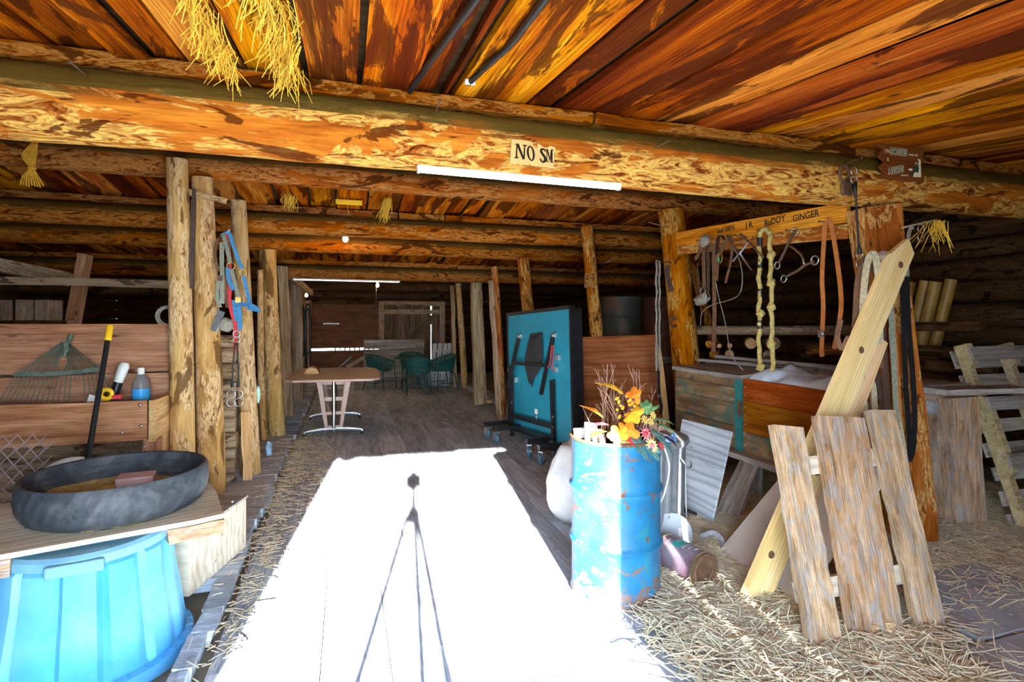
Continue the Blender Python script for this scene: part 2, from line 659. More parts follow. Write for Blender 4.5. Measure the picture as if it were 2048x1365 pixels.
# low platform of cross boards along the stalls on the left
y = .3
while y < 14.6:
    w = r.uniform(.22, .34)
    x0 = -.675 if y < 3.28 and y + w > 2.42 else -1.75      # the bin stands on the ground beside short boards
    plank('platform_plank', (x0, y + w / 2, .028 + r.uniform(-.004, .006)), (-.60 + r.uniform(-.02, .015), y + w / 2, .028), w - .012, .07,
          M['floor_plank'], ground, (0, 1, 0), jw=.003, jt=.003)
    y += w

# ceiling: roof deck above, separate boards below it
deck_pts = [(-1.6, ceil_z(-1.6)), (5.05, ceil_z(5.05)), (9.0, ceil_z(9.0)), (15.6, ceil_z(15.6))]
mb = MB()
for (y0, z0), (y1, z1) in zip(deck_pts[:-1], deck_pts[1:]):
    vs = []
    for xx in (XL - .3, XR + .3):
        vs += [(xx, y0, z0 + .055), (xx, y1, z1 + .055), (xx, y0, z0 + .14), (xx, y1, z1 + .14)]
    mb.add(vs, [(0, 1, 5, 4), (2, 6, 7, 3), (0, 4, 6, 2), (1, 3, 7, 5), (0, 2, 3, 1), (4, 5, 7, 6)])
ceiling = mb.build('ceiling', M['ceil_dark'])
tag(ceiling, kind='structure')


def ceiling_boards(edges, y0, y1, rr, dz=0.0):
    for a, b in zip(edges[:-1], edges[1:]):
        gap = rr.choice((.008, .012, .03, .05))
        low = rr.choice((0, 0, .012, -.012, .022))
        za, zb = ceil_z(y0 + .001) + .022 - low + dz, ceil_z(y1 - .001) + .022 - low + dz
        plank('ceiling_board', ((a + b) / 2, y0, za), ((a + b) / 2 + rr.uniform(-.015, .015), y1, zb), (b - a) - gap, .036,
              M['ceil'], ceiling, (1, 0, 0), seg=5, jw=.008, jt=.003)


r = random.Random(21)
front_edges = [-1.167, -.936, -.804, -.66, -.44, -.194, .07, .321, .441, .515, .904, 1.07, 1.449, 1.70, 1.96, 2.34, 2.56, 2.795, 3.118]
e = -1.167
left = []
while e > XL:
    e -= r.uniform(.17, .32)
    left.append(e)
e = 3.118
right = []
while e < XR:
    e += r.uniform(.2, .34)
    right.append(e)
ceiling_boards(left[::-1] + front_edges + right, -1.5, 5.03, r)
edges = [XL]
while edges[-1] < XR:
    edges.append(edges[-1] + r.choice((.26, .3, .2, .14, .34)))
ceiling_boards(edges, 5.07, 8.98, r)
edges = [XL]
while edges[-1] < XR:
    edges.append(edges[-1] + r.choice((.26, .3, .2, .34)))
ceiling_boards(edges, 9.02, 15.5, r)

# walls -------------------------------------------------------------
# right side: dark logs laid one on another
wall_right = MB().box((XR + .16, 7.6, 1.4), (.06, 16.2, 3.0)).build('wall_right', M['ceil_dark'])
tag(wall_right, kind='structure')
z = .05
r = random.Random(5)
while z < 2.75:
    h = r.uniform(.19, .25)
    log('wall_log', (XR + r.uniform(-.02, .02), -.2, z + h / 2 + r.uniform(-.02, .02)), (XR + r.uniform(-.02, .03), YB, z + h / 2 + r.uniform(-.02, .02)), h * .54, h * .5,
        M['wall_log'], wall_right, n=10, step=.4, rough=.08, bend=.02, seed=z * 7)
    z += h
# left side
wall_left = MB().box((XL - .16, 7.6, 1.4), (.06, 16.2, 3.0)).build('wall_left', M['ceil_dark'])
tag(wall_left, kind='structure')
z = .05
while z < 2.75:
    h = r.uniform(.19, .25)
    log('wall_log', (XL, -.2, z + h / 2), (XL + r.uniform(-.02, .03), YB, z + h / 2), h * .54, h * .5, M['wall_log'], wall_left, n=10, step=.5, rough=.08, bend=.02, seed=z * 5 + 3)
    z += h
# back wall: logs left, right and above the doors
wall_back = MB().box((-3.2, YB + .2, 1.25), (4.2, .06, 2.6)).box((4.6, YB + .2, 1.25), (4.0, .06, 2.6)).box((.85, YB + .2, 2.25), (3.95, .06, .62)).build('wall_back', M['ceil_dark'])
tag(wall_back, kind='structure')
z = .05
while z < 2.6:
    h = r.uniform(.18, .23)
    spans = [(XL, -1.02), (2.72, XR)] if z + h < 1.97 else [(XL, XR)]
    for a, b in spans:
        log('wall_log', (a, YB + .05, z + h / 2), (b, YB + .05, z + h / 2 + .01), h * .54, h * .52, M['wall_log'], wall_back, n=10, step=.35, rough=.07, bend=.015, seed=z * 3 + a)
    z += h

# front wall behind the viewer: vertical boards left and right of the open doorway
wall_front = MB().box((.12, YF - .02, 2.29), (2.2, .05, .14)).build('wall_front', M['front'])
tag(wall_front, kind='structure')
DOOR_L, DOOR_R = -.84, 1.02
r = random.Random(9)
xx = DOOR_L
while xx > XL - .3:
    w = r.uniform(.16, .26)
    plank('wall_board', (xx - w / 2, YF, -.03), (xx - w / 2, YF, 2.36), w + .003, .03, M['front'], wall_front, (1, 0, 0), jw=.0005)
    xx -= w
xx = DOOR_R
slits = {1.455: .013, 1.685: .012}
bounds = [DOOR_R, 1.24, 1.455, 1.685, 1.92]
while bounds[-1] < XR + .3:
    bounds.append(bounds[-1] + r.uniform(.18, .26))
for a, b in zip(bounds[:-1], bounds[1:]):
    g0 = slits.get(a, 0) / 2 - .001
    g1 = slits.get(b, 0) / 2 - .001
    plank('wall_board', ((a + g0 + b - g1) / 2, YF, -.03), ((a + g0 + b - g1) / 2, YF, 2.36), (b - g1) - (a + g0), .03, M['front'], wall_front, (1, 0, 0), jw=.0005)
# header over the doorway: its lower edge sags to the right
MB().prism([(DOOR_L - .1, 2.245), (.3, 2.20), (DOOR_R + .1, 2.115), (DOOR_R + .1, 2.37), (DOOR_L - .1, 2.37)], -.025, .025,
           Matrix.Translation((0, YF, 0)) @ Matrix.Rotation(math.pi / 2, 4, 'X')).build('door_header', M['front'], wall_front)

# ------------------------------------------------------------------ log beams and posts
def beam(y, z, r0, r1, mat, label, x0=XL + .02, x1=XR - .12, plate_z=None, seed=1.0, step=.16, n=16, bend=.03, plates=3, dz=0.0, dy=0.0, rough=.06):
    t = thing('log_beam', (0, y, z), label, 'beam')
    log('beam_log', (x0, y, z), (x1, y + dy, z + dz), r0, r1, mat, t, n=n, step=step, rough=rough, bend=bend, seed=seed)
    if plate_z:
        rr = random.Random(int(seed * 100))
        xs = [x0 + .1] + sorted(rr.uniform(x0 + 1, x1 - 1) for _ in range(plates - 1)) + [x1]
        for a, b in zip(xs[:-1], xs[1:]):
            plank('plate_board', (a, y + .03, plate_z + rr.uniform(-.004, .004)), (b - .01, y + .03, plate_z), .15, .062, M['beam'], t, (0, 1, 0), jw=.012, jt=.004, seg=6)
    return t


beam(2.72, 2.415, .155, .158, M['beam_gold'], 'thick golden peeled log beam carrying the torn paper notice', plate_z=2.604, seed=1.7, step=.07, n=28, bend=.03, plates=4, rough=.085)
beam(5.05, 2.785, .115, .11, M['beam'], 'bark-covered log beam at the roof ridge over the paired stall posts', seed=2.3, step=.12, n=20, bend=.03)
beam(6.32, 2.555, .112, .108, M['beam'], 'third roof log, streaked orange, above the halter post', plate_z=2.70, seed=3.9, step=.12, n=18, plates=5)
beam(7.32, 2.475, .118, .115, M['beam'], 'rough log beam in front of the lit bare bulb over the aisle', plate_z=2.605, seed=5.1, plates=3)
beam(9.02, 2.26, .118, .112, M['beam'], 'straight log beam with the second tube light under it', plate_z=2.40, seed=6.6, plates=3)
beam(12.6, 2.27, .11, .11, M['wall_log'], 'dark smoky log beam nearest the back doors', plate_z=2.42, seed=8.2, plates=2)


def post_log(p0, p1, r0, r1, label, mat='post', seed=0.0, bend=.02, name='log_post', rough=.07):
    o = log(name, p0, p1, r0, r1, M[mat], n=16, step=.1, rough=rough, bend=bend, seed=seed)
    return tag(o, label, 'post')


def post_plank(p0, p1, w, th, label, mat='post_grey', wdir=(1, 0, 0), name='timber_post'):
    o = plank(name, p0, p1, w, th, M[mat], None, wdir, seg=8, jw=.008, jt=.006)
    return tag(o, label, 'post')


post_log((-1.245, 4.93, .04), (-1.285, 4.90, 2.78), .092, .078, 'half-split grey-tan log post flanking the manger end', seed=1.1)
post_log((-1.055, 5.02, .04), (-1.13, 5.00, 2.67), .108, .082, 'blotchy pink-tan log post with the halters on it', seed=2.4)
post_log((-.845, 5.52, .04), (-.945, 5.50, 2.60), .088, .066, 'golden log post behind the hanging bungee cord', seed=3.3)
post_log((-.815, 7.30, .04), (-.925, 7.32, 2.37), .108, .100, 'stout golden log post at the corner of the dining table', seed=4.8)
post_log((-.93, 7.05, .04), (-.985, 7.1, 2.1), .045, .032, 'thin crooked pole beside the stout golden post', seed=5.5, name='pole')
post_plank((-.80, 8.66, .05), (-.885, 8.7, 2.30), .14, .13, 'square brown post with a wire hook past the dining table', 'post_grey')
post_plank((-.80, 10.3, .05), (-.845, 10.3, 2.33), .19, .15, 'wide brown plank post near the bulb with no cord', 'post_grey')
post_log((-.90, 12.62, .05), (-.93, 12.6, 2.17), .095, .09, 'short dark post under the last roof log', 'post', seed=6.1)
post_log((3.62, 5.02, -.03), (3.335, 5.0, 2.68), .148, .132, 'shaggy orange log post at the feed chest corner', 'post_orange', seed=7.7, rough=.1)
post_log((3.12, 6.12, -.03), (2.885, 6.12, 2.66), .085, .074, 'slim orange log post behind the brown plywood', 'post_orange', seed=8.5)
post_log((2.66, 7.25, -.03), (2.415, 7.25, 2.37), .088, .088, 'orange log post rising behind the folded tennis table', 'post_orange', seed=9.2)
post_log((2.32, 7.95, -.03), (2.17, 7.9, 2.31), .056, .052, 'narrow orange log post beside a grey plank', 'post_orange', seed=9.9)
post_plank((2.20, 7.72, 0), (2.08, 7.75, 2.08), .085, .045, 'tall grey plank leaning against the narrow orange post', wdir=(1, -.2, 0), name='leaning_plank')
post_plank((2.265, 9.3, .0), (2.19, 9.2, 2.15), .16, .15, 'square weathered post with saw marks in the aisle')
post_plank((2.43, 9.45, .0), (2.33, 9.45, 2.2), .05, .06, 'thin brown stud behind the square weathered post', 'post_grey', name='stud')
post_log((2.52, 11.6, .0), (2.37, 11.6, 2.3), .074, .062, 'peeled log post leaning near the slatted pallets', seed=10.4)
post_plank((2.32, 11.7, .0), (2.255, 11.7, 2.25), .085, .07, 'thin grey post between the slatted pallets and the leaning log post')
# big square tack post on the right
tp = thing('tack_post', (3.74, 2.68, -.03), 'big squared post hung with straps and reins under the golden beam', 'post')
plank('post_timber', (3.74, 2.72, -.04), (3.385, 2.72, 2.25), .25, .18, M['post_orange'], tp, (1, -.25, 0), seg=10, jw=.012, jt=.008)

# ------------------------------------------------------------------ more materials
M['red_wood'] = mat_wood('red_brown_plank', (.26, .105, .055), (.42, .20, .115), (.56, .31, .20), grain=(1.2, 12, 12), var=(.93, 1.07), hue=(.495, .505), bump=.4)
M['pine'] = mat_wood('new_pine', (.72, .46, .19), (.82, .58, .28), (.90, .70, .40), grain=(.8, 10, 10), var=(.97, 1.05), bump=.1, knots=False, wave=.14, finec=.12)
M['pine_end'] = mat_wood('yellow_pine_end', (.52, .28, .12), (.68, .42, .20), (.78, .55, .30), grain=(1, 12, 12), var=(.97, 1.03), hue=(.498, .502), knots=False)
M['grey_wood'] = mat_wood('grey_board', (.20, .17, .145), (.38, .335, .29), (.56, .51, .45), grain=(1.2, 14, 14), var=(.85, 1.15))
M['rough_board'] = mat_wood('rough_sawn_board', (.22, .12, .06), (.50, .30, .16), (.68, .48, .32), stain=(.36, .335, .31), stain_amt=.56, grain=(4, 16, 16), var=(.92, 1.08), hue=(.493, .507), bump=.9, sscale=(5, 15, 15), soft=.16)
M['ply_pale'] = mat_wood('pale_plywood', (.46, .38, .27), (.62, .54, .41), (.75, .68, .55), grain=(1, 7, 7), var=(.95, 1.05), bump=.15, wave=.2, finec=.12, wscale=.9, wdist=10.0)
M['ply_brown'] = mat_wood('brown_plywood', (.23, .085, .025), (.40, .17, .06), (.52, .26, .11), grain=(1, 6, 6), var=(.95, 1.05), bump=.1, knots=False, wave=.2, finec=.15, wscale=.8, wdist=12.0)
M['ply_grey'] = mat_wood('weathered_plywood', (.34, .37, .40), (.50, .54, .57), (.64, .68, .70), grain=(1, 6, 6), var=(.97, 1.03), bump=.05, wave=.28, finec=.06, wscale=.8, wdist=14.0)
M['blue_plastic'] = mat_plain('blue_plastic', (.07, .36, .66), .45, var=.2, scale=3, col2=(.19, .49, .74), amt=(.45, .7))
M['blue_plastic_dark'] = mat_plain('faded_blue_rim', (.16, .36, .48), .55, var=.25, scale=6)
M['rubber'] = mat_plain('dusty_rubber', (.035, .042, .05), .65, var=.5, scale=14, col2=(.13, .135, .13), amt=(.5, .8), bump=.3)
M['feed'] = mat_plain('feed_crumbs', (.46, .37, .12), .95, var=.5, scale=40, bump=.8, col2=(.26, .18, .06))
M['brick'] = mat_plain('salt_block', (.42, .26, .23), .9, var=.3, scale=16, bump=.3)
M['black_metal'] = mat_plain('black_metal', (.018, .019, .021), .4, 0.3, var=.4, scale=20)
M['steel'] = mat_plain('steel', (.55, .56, .57), .32, 1.0, var=.3, scale=20)
M['rust'] = mat_plain('rusty_iron', (.16, .085, .045), .75, .3, var=.5, scale=25, bump=.3)
M['brass'] = mat_plain('brass', (.62, .42, .12), .35, 1.0, var=.3)
M['galv'] = mat_plain('galvanised', (.50, .55, .58), .45, .75, var=.35, scale=9, col2=(.33, .38, .42))
M['yellow_plastic'] = mat_plain('yellow_plastic', (.85, .52, .015), .4, var=.1)
M['red_web'] = mat_plain('red_webbing', (.62, .045, .05), .8, var=.3, scale=60)
M['blue_web'] = mat_plain('blue_webbing', (.06, .24, .46), .8, var=.35, scale=60)
M['green_web'] = mat_plain('grey_green_webbing', (.25, .26, .19), .8, var=.35, scale=60)
M['white_plastic'] = mat_plain('white_plastic', (.70, .70, .64), .5, var=.2, scale=6)
M['leather'] = mat_plain('brown_leather', (.17, .085, .045), .6, var=.4, scale=18)
M['leather_orange'] = mat_plain('tan_leather', (.50, .17, .04), .55, var=.3, scale=18)
M['leather_dark'] = mat_plain('dark_leather', (.075, .04, .026), .6, var=.4, scale=18)
M['rope_web'] = mat_plain('cream_webbing', (.50, .43, .27), .9, var=.35, scale=60)
M['rope_grey'] = mat_plain('grey_rope', (.30, .27, .22), .9, var=.4, scale=50)
M['rope_gold'] = mat_plain('golden_rope', (.55, .42, .14), .9, var=.4, scale=50)
M['twine'] = mat_plain('yellow_twine', (.75, .40, .03), .8, var=.35, scale=40)
M['green_metal'] = mat_plain('green_rake_paint', (.13, .17, .13), .6, .2, var=.4, scale=20)
M['cloth_dark'] = mat_plain('navy_cloth', (.020, .035, .07), .95, var=.5, scale=20)
M['rag'] = mat_plain('grey_rag', (.38, .37, .38), .95, var=.4, scale=20)


def gl(name, col, rough=.1, alpha_ior=1.45):
    t = NT(name)
    t.b.inputs['Transmission Weight'].default_value = .85
    t.b.inputs['IOR'].default_value = alpha_ior
    return t.done(col, rough)


M['bottle'] = gl('milky_bottle', (.72, .78, .80), .35)
M['blue_liquid'] = mat_plain('blue_liquid', (.05, .38, .75), .2, var=.05)


def nail(p, d, L, label, r=.004, mat='rust', bend=0.0, cat='nail', group=None, name='nail', head=True):
    p, d = Vector(p), Vector(d).normalized()
    mb = MB().tube([p, p + d * L * .5 + Vector((0, 0, bend * .3)), p + d * L + Vector((0, 0, bend))], r, 8)
    if head:
        e = p + d * L + Vector((0, 0, bend))
        mb.tube([e, e + d * r * 1.2], r * 2.3, 10)
    return tag(mb.build(name, M[mat], smooth=True), label, cat, group)


def arc_pts(c, r, a0, a1, n, ax=(1, 0, 0), ay=(0, 0, 1)):
    c, ax, ay = Vector(c), Vector(ax), Vector(ay)
    return [c + ax * (r * math.cos(a0 + (a1 - a0) * i / n)) + ay * (r * math.sin(a0 + (a1 - a0) * i / n)) for i in range(n + 1)]


def smooth_path(pts, k=5):
    """Catmull-Rom through the points"""
    P = [Vector(p) for p in pts]
    P = [P[0] * 2 - P[1]] + P + [P[-1] * 2 - P[-2]]
    out = []
    for i in range(1, len(P) - 2):
        for j in range(k):
            t = j / k
            a, b, c, d = P[i - 1:i + 3]
            out.append(.5 * ((2 * b) + (c - a) * t + (2 * a - 5 * b + 4 * c - d) * t * t + (3 * b - a - 3 * c + d) * t ** 3))
    out.append(P[-2])
    return out


def s_hook(c, h, r=.003, flip=1, ax=(1, 0, 0)):
    ax = Vector(ax)
    pts = []
    R = h / 4
    for p in arc_pts((0, 0, R), R, -.5 * math.pi, 1.15 * math.pi, 10, (flip, 0, 0)):
        pts.append(p)
    low = arc_pts((0, 0, -R), R, .5 * math.pi, 2.15 * math.pi, 10, (flip, 0, 0))
    pts = pts[::-1] + low[1:]
    c = Vector(c)
    return MB().tube([c + ax * p.x + Vector((0, 0, p.z)) for p in pts], r, 7)


# ------------------------------------------------------------------ stall on the left: manger
mg = thing('manger', (-2.6, 4.8, .0), 'red-brown wooden feed manger with a box shelf in front', 'manger')
plank('back_board', (-4.6, 5.03, 1.235), (-1.35, 5.03, 1.235), .305, .045, M['red_wood'], mg, (0, 0, 1), seg=8)
plank('back_board', (-4.6, 5.035, .955), (-1.35, 5.035, .965), .21, .045, M['red_wood'], mg, (0, 0, 1), seg=8)
plank('cap_rail', (-4.6, 5.16, 1.43), (-1.36, 5.16, 1.42), .20, .085, M['red_wood'], mg, (0, 1, 0), seg=8)
plank('front_board', (-4.6, 4.55, .768), (-1.375, 4.55, .772), .29, .045, M['red_wood'], mg, (0, 0, 1), seg=8)
plank('shelf_bottom', (-4.6, 4.79, .655), (-1.36, 4.79, .655), .43, .03, M['red_wood'], mg, (0, 1, 0))
plank('end_board', (-1.35, 4.53, .83), (-1.35, 5.0, .83), .16, .04, M['pine_end'], mg, (0, 0, 1))
plank('end_board', (-1.35, 4.53, .68), (-1.35, 5.0, .685), .14, .04, M['pine_end'], mg, (0, 0, 1))
plank('leg', (-1.37, 4.62, .065), (-1.37, 4.62, .62), .10, .10, M['red_wood'], mg, (1, 0, 0))
plank('leg', (-1.37, 4.86, .065), (-1.37, 4.86, .62), .26, .05, M['pine_end'], mg, (0, 1, 0))
plank('leg', (-4.3, 4.70, -.03), (-4.3, 4.70, .62), .10, .10, M['red_wood'], mg, (1, 0, 0))
for bx, bz in ((-1.42, .88), (-1.415, .73), (-1.53, .69), (-1.405, .57)):
    MB().lathe([(0, .012), (.008, .010), (.012, .004), (.012, 0)], 10, T(bx, 4.527 if bz > .6 else 4.57, bz, 0, math.pi / 2)).build('bolt', M['steel'], mg, smooth=True)

# low log wall of the stall, under and behind the manger
stall = MB().box((-2.9, 5.42, .62), (3.5, .03, 1.1)).build('wall_stall', M['ceil_dark'])
tag(stall, kind='structure')
z = .03
rr = random.Random(4)
while z < 1.34:
    h = rr.uniform(.095, .15)
    log('stall_log', (-4.6, 5.33, z + h / 2), (-.93 + rr.uniform(-.01, .01), 5.33, z + h / 2), h * .54, h * .52, M['sill_log'], stall, n=10, step=.3, rough=.07, bend=.01, seed=z * 9)
    z += h
plank('stall_rail', (-4.9, 6.3, 1.885), (-1.25, 6.3, 1.86), .075, .05, M['sill_log'], stall, (0, 0, 1), seg=8)
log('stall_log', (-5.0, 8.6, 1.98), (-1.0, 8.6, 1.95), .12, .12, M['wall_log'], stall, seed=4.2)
# things standing in the dark stall
for bk, (x0, x1, zt, y0) in enumerate(((-4.3, -4.05, 1.75, 8.4), (-4.04, -3.86, 1.75, 8.45), (-3.82, -3.7, 1.75, 8.42), (-3.69, -3.53, 1.75, 8.4))):
    tag(plank('upright_board', ((x0 + x1) / 2, y0, -.03), ((x0 + x1) / 2 + .02, y0, zt), x1 - x0, .03, M['rough_board'], None, (1, 0, 0)),
        ('widest upright board in the row standing in the dark stall', 'upright board next to the widest one in the dark stall', 'narrowest upright board in the row in the dark stall', 'upright board next to the slanted plank in the dark stall')[bk], 'board', 'upright boards in the dark stall')
tag(plank('brace_plank', (-3.45, 8.02, -.03), (-3.1, 8.0, 2.32), .16, .05, M['red_wood'], None, (1, .35, 0)), 'slanted brown plank standing inside the dark stall', 'plank')
tag(plank('roof_brace', (-4.2, 6.4, 2.25), (-2.75, 6.75, 1.92), .13, .05, M['sill_log'], None, (0, .3, 1)), 'pale sloping plank under the stall roof', 'plank')
tag(log('stall_post', (-2.05, 8.3, -.03), (-2.05, 8.3, 1.86), .05, .045, M['post_orange'], seed=3.3), 'thin orange post deep in the dark stall', 'post')
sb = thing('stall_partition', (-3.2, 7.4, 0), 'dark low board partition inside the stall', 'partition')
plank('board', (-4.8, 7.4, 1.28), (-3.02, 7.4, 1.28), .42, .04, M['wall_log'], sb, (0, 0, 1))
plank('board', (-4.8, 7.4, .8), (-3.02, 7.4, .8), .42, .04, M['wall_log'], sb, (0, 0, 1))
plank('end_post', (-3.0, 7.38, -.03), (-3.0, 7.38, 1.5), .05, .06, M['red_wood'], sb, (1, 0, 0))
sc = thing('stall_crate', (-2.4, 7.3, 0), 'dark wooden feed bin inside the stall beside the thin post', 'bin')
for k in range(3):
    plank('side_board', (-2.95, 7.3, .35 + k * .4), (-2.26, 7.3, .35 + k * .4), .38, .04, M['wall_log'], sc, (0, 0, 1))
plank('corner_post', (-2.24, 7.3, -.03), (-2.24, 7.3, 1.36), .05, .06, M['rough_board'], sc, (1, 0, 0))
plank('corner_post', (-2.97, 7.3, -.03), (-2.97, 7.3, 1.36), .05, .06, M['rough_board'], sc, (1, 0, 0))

# leaf rake head, tines down on the shelf
rk = thing('leaf_rake', (-2.03, 4.8, .68), 'old green wire leaf rake head propped on the manger shelf', 'rake')
top, bot = Vector((-2.012, 4.955, 1.385)), Vector((-2.045, 4.93, 1.225))
MB().tube([top, bot], [.019, .016], 10, up=(1, 0, 0)).box((-2.028, 4.925, 1.30), (.03, .02, .09)).build('socket', M['green_metal'], rk, smooth='auto')
tines = 22
for i in range(tines):
    q = i / (tines - 1)
    e = Vector((-2.47 + .87 * q, 4.75 - .06 * math.sin(q * math.pi), .705))
    mid = Vector((-2.31 + .53 * q, 4.88, 1.11))
    st = Vector((-2.045 + .03 * (q - .5), 4.935, 1.25 + .10 * abs(q - .5) * 1.6))
    if 9 <= i <= 12:
        w = st.lerp(mid, .45) + Vector(((-.03 if i < 11 else .03), 0, 0))
        pts = [st, w, mid, e]
    else:
        pts = [st, mid, e]
    if i in (14, 15):
        pts[-1] = mid.lerp(e, .15)
    MB().tube(pts, .0036, 5).build('tine', M['green_metal'], rk, smooth=True)
MB().ribbon([(-2.33, 4.875, 1.10), (-2.19, 4.868, 1.095), (-2.04, 4.865, 1.097), (-1.90, 4.868, 1.108), (-1.77, 4.875, 1.13)], .032, .004, (0, .2, 1)).build('brace_bar', M['green_metal'], rk)

# long tool handle with a yellow grip
th = thing('tool_handle', (-1.56, 3.9, .0), 'black steel tool handle with a yellow end grip leaning on the manger', 'handle')
a, b = Vector((-1.535, 3.75, .02)), Vector((-1.585, 4.47, 1.46))
MB().tube([a, a.lerp(b, .93)], .017, 12).build('shaft', M['black_metal'], th, smooth='auto')
MB().tube([a.lerp(b, .925), a.lerp(b, .93), a.lerp(b, .995), b], [.017, .021, .021, .017], 14).build('grip', M['yellow_plastic'], th, smooth='auto')

# things on the manger shelf
bt = thing('spray_bottle', (-1.50, 4.76, .672), 'squat clear bottle half full of blue liquid on the manger shelf', 'bottle')
MB().lathe([(.06, .30), (.058, .335), (.045, .375), (.026, .40), (.022, .425)], 20, T(-1.50, 4.80, .672)).build('body', M['bottle'], bt, smooth='auto')
MB().lathe([(0, .0), (.055, .0), (.06, .02), (.06, .30), (0, .30)], 20, T(-1.50, 4.80, .672)).build('liquid', M['blue_liquid'], bt, smooth='auto')
MB().lathe([(.0, .46), (.023, .46), (.025, .41), (.0, .41)], 14, T(-1.50, 4.80, .672)).build('cap', M['white_plastic'], bt, smooth='auto')
br = thing('wrapped_brush', (-1.66, 4.7, .672), 'brush with a black and white tape-wrapped handle on the manger shelf', 'brush')
MB().tube([(-1.70, 4.68, .68), (-1.675, 4.70, .82), (-1.66, 4.71, .90)], [.045, .04, .026], 12).build('bristles', M['rag'], br, smooth=True)
MB().tube([(-1.66, 4.71, .89), (-1.625, 4.73, 1.03)], [.028, .031], 12).build('black_tape', M['black_metal'], br, smooth='auto')
MB().tube([(-1.625, 4.73, 1.03), (-1.595, 4.75, 1.15), (-1.59, 4.753, 1.175)], [.032, .038, .026], 12).build('white_wrap', M['white_plastic'], br, smooth='auto')
wr = thing('tape_roll', (-1.63, 4.62, .9), 'yellow and red plastic roll lying on the manger front board', 'roll')
MB().torus(.034, .016, 18, 8, T(-1.64, 4.56, .965, 0, math.pi / 2, .3)).build('yellow_ring', M['yellow_plastic'], wr, smooth=True)
MB().tube([(-1.60, 4.555, .94), (-1.545, 4.555, .945)], .017, 12).build('red_sleeve', M['red_web'], wr, smooth='auto')


def lump(name, c, s, mat, label=None, cat=None, seed=0.0, parent=None, amp=.22, group=None, n=16, m=10):
    mb = MB()
    vs, fs = [], []
    for i in range(m + 1):
        ph = math.pi * i / m
        for j in range(n):
            w = 2 * math.pi * j / n
            d = Vector((math.sin(ph) * math.cos(w), math.sin(ph) * math.sin(w), math.cos(ph)))
            k = 1 + amp * (noise.noise(d * 1.7 + Vector((seed, 0, seed))) + .5 * noise.noise(d * 4 + Vector((0, seed, 0))))
            vs.append((c[0] + d.x * s[0] * k, c[1] + d.y * s[1] * k, c[2] + d.z * s[2] * k))
    for i in range(m):
        for j in range(n):
            j2 = (j + 1) % n
            fs.append((i * n + j, i * n + j2, (i + 1) * n + j2, (i + 1) * n + j))
    o = mb.add(vs, fs).build(name, mat, parent, smooth=True)
    if label:
        tag(o, label, cat, group)
    return o


lump('navy_rag', (-1.535, 4.665, .765), (.075, .06, .10), M['cloth_dark'], 'crumpled navy rag in front of the blue bottle', 'rag', 1.3)
lump('grey_rag', (-1.44, 4.68, .74), (.045, .05, .075), M['rag'], 'small grey rag at the manger shelf end', 'rag', 2.9)
tag(plank('paper_sheet', (-1.84, 4.70, .68), (-1.73, 4.66, .93), .11, .002, M['white_plastic'], None, (1, .1, 0)), 'folded white paper stuck in the manger shelf', 'paper')

# round pale lid behind the tyre
ld = thing('bucket_lid', (-1.72, 4.3, .06), 'round off-white plastic lid propped under the manger', 'lid')
LM = frame((-1.735, 4.27, .335), (1, .05, 0), (0, .28, 1))
MB().lathe([(0, .0), (.19, .0), (.2, .012), (.235, .012), (.25, 0), (.25, -.03), (.24, -.035), (.0, -.012)], 40, LM).build('disc', M['white_plastic'], ld, smooth='auto')

# expanded metal sheet leaning at far left
eg = thing('metal_grate', (-1.95, 3.6, .06), 'rusty expanded-metal mesh panel leaning beneath the manger', 'grate')
mb = MB()
GM = frame((-2.32, 3.72, .05), (1, -.10, 0), (0, .22, 1))
dw, dh = .075, .042
for i in range(10):
    for j in range(19):
        cx, cy = i * dw + (dw / 2 if j % 2 else 0), j * dh
        if cx > .66:
            continue
        for sx in (-1, 1):
            mb.tube([(cx, cy, 0), (cx + sx * dw * .08, cy + dh * .1, 0), (cx + sx * dw * .5, cy + dh * .99, .004)], .0042, 4, M=GM)
mb.build('diamond_mesh', mat_plain('faded_rust_mesh', (.26, .18, .17), .7, .2, var=.3, scale=20), eg)
MB().tube([(-.02, -.0, 0), (-.02, .84, 0)], .006, 6, M=GM).build('edge_rod', M['rust'], eg)

# ------------------------------------------------------------------ upturned blue bin with board, tyre and salt block
BC = Vector((-1.10, 2.88, 0))
bn = thing('blue_bin', (BC.x, BC.y, 0), 'pale blue ribbed plastic bin turned upside down under the tyre', 'bin')
n = 96
prof = [(.368, .01), (.364, .025), (.358, .045), (.338, .20), (.312, .36), (.302, .485), (.298, .50)]
vs, fs = [], []
for r_, z_ in prof:
    for j in range(n):
        w = 2 * math.pi * j / n
        q = (j * 14 / n) % 1
        flute = (.016 if q < .80 else .004 if q < .84 else -.010 if q < .96 else .004)
        if z_ < .04 or z_ > .49:
            flute = 0
        vs.append(((r_ + flute) * math.cos(w), (r_ + flute) * math.sin(w), z_))
for i in range(len(prof) - 1):
    for j in range(n):
        j2 = (j + 1) % n
        fs.append((i * n + j, i * n + j2, (i + 1) * n + j2, (i + 1) * n + j))
MB().add(vs, fs).build('wall', M['blue_plastic'], bn, T(BC.x, BC.y, 0, .3), smooth='auto')
MB().lathe([(.30, .498), (.312, .50), (.312, .535), (.296, .548), (0, .548)], 64, T(BC.x, BC.y, 0)).build('base', M['blue_plastic_dark'], bn, smooth='auto')
MB().lathe([(.36, .012), (.36, .030), (.405, .024), (.408, -.028), (.40, -.037), (.396, -.028), (.394, .012)], 64, T(BC.x, BC.y, 0)).build('rim', M['blue_plastic'], bn, smooth='auto')
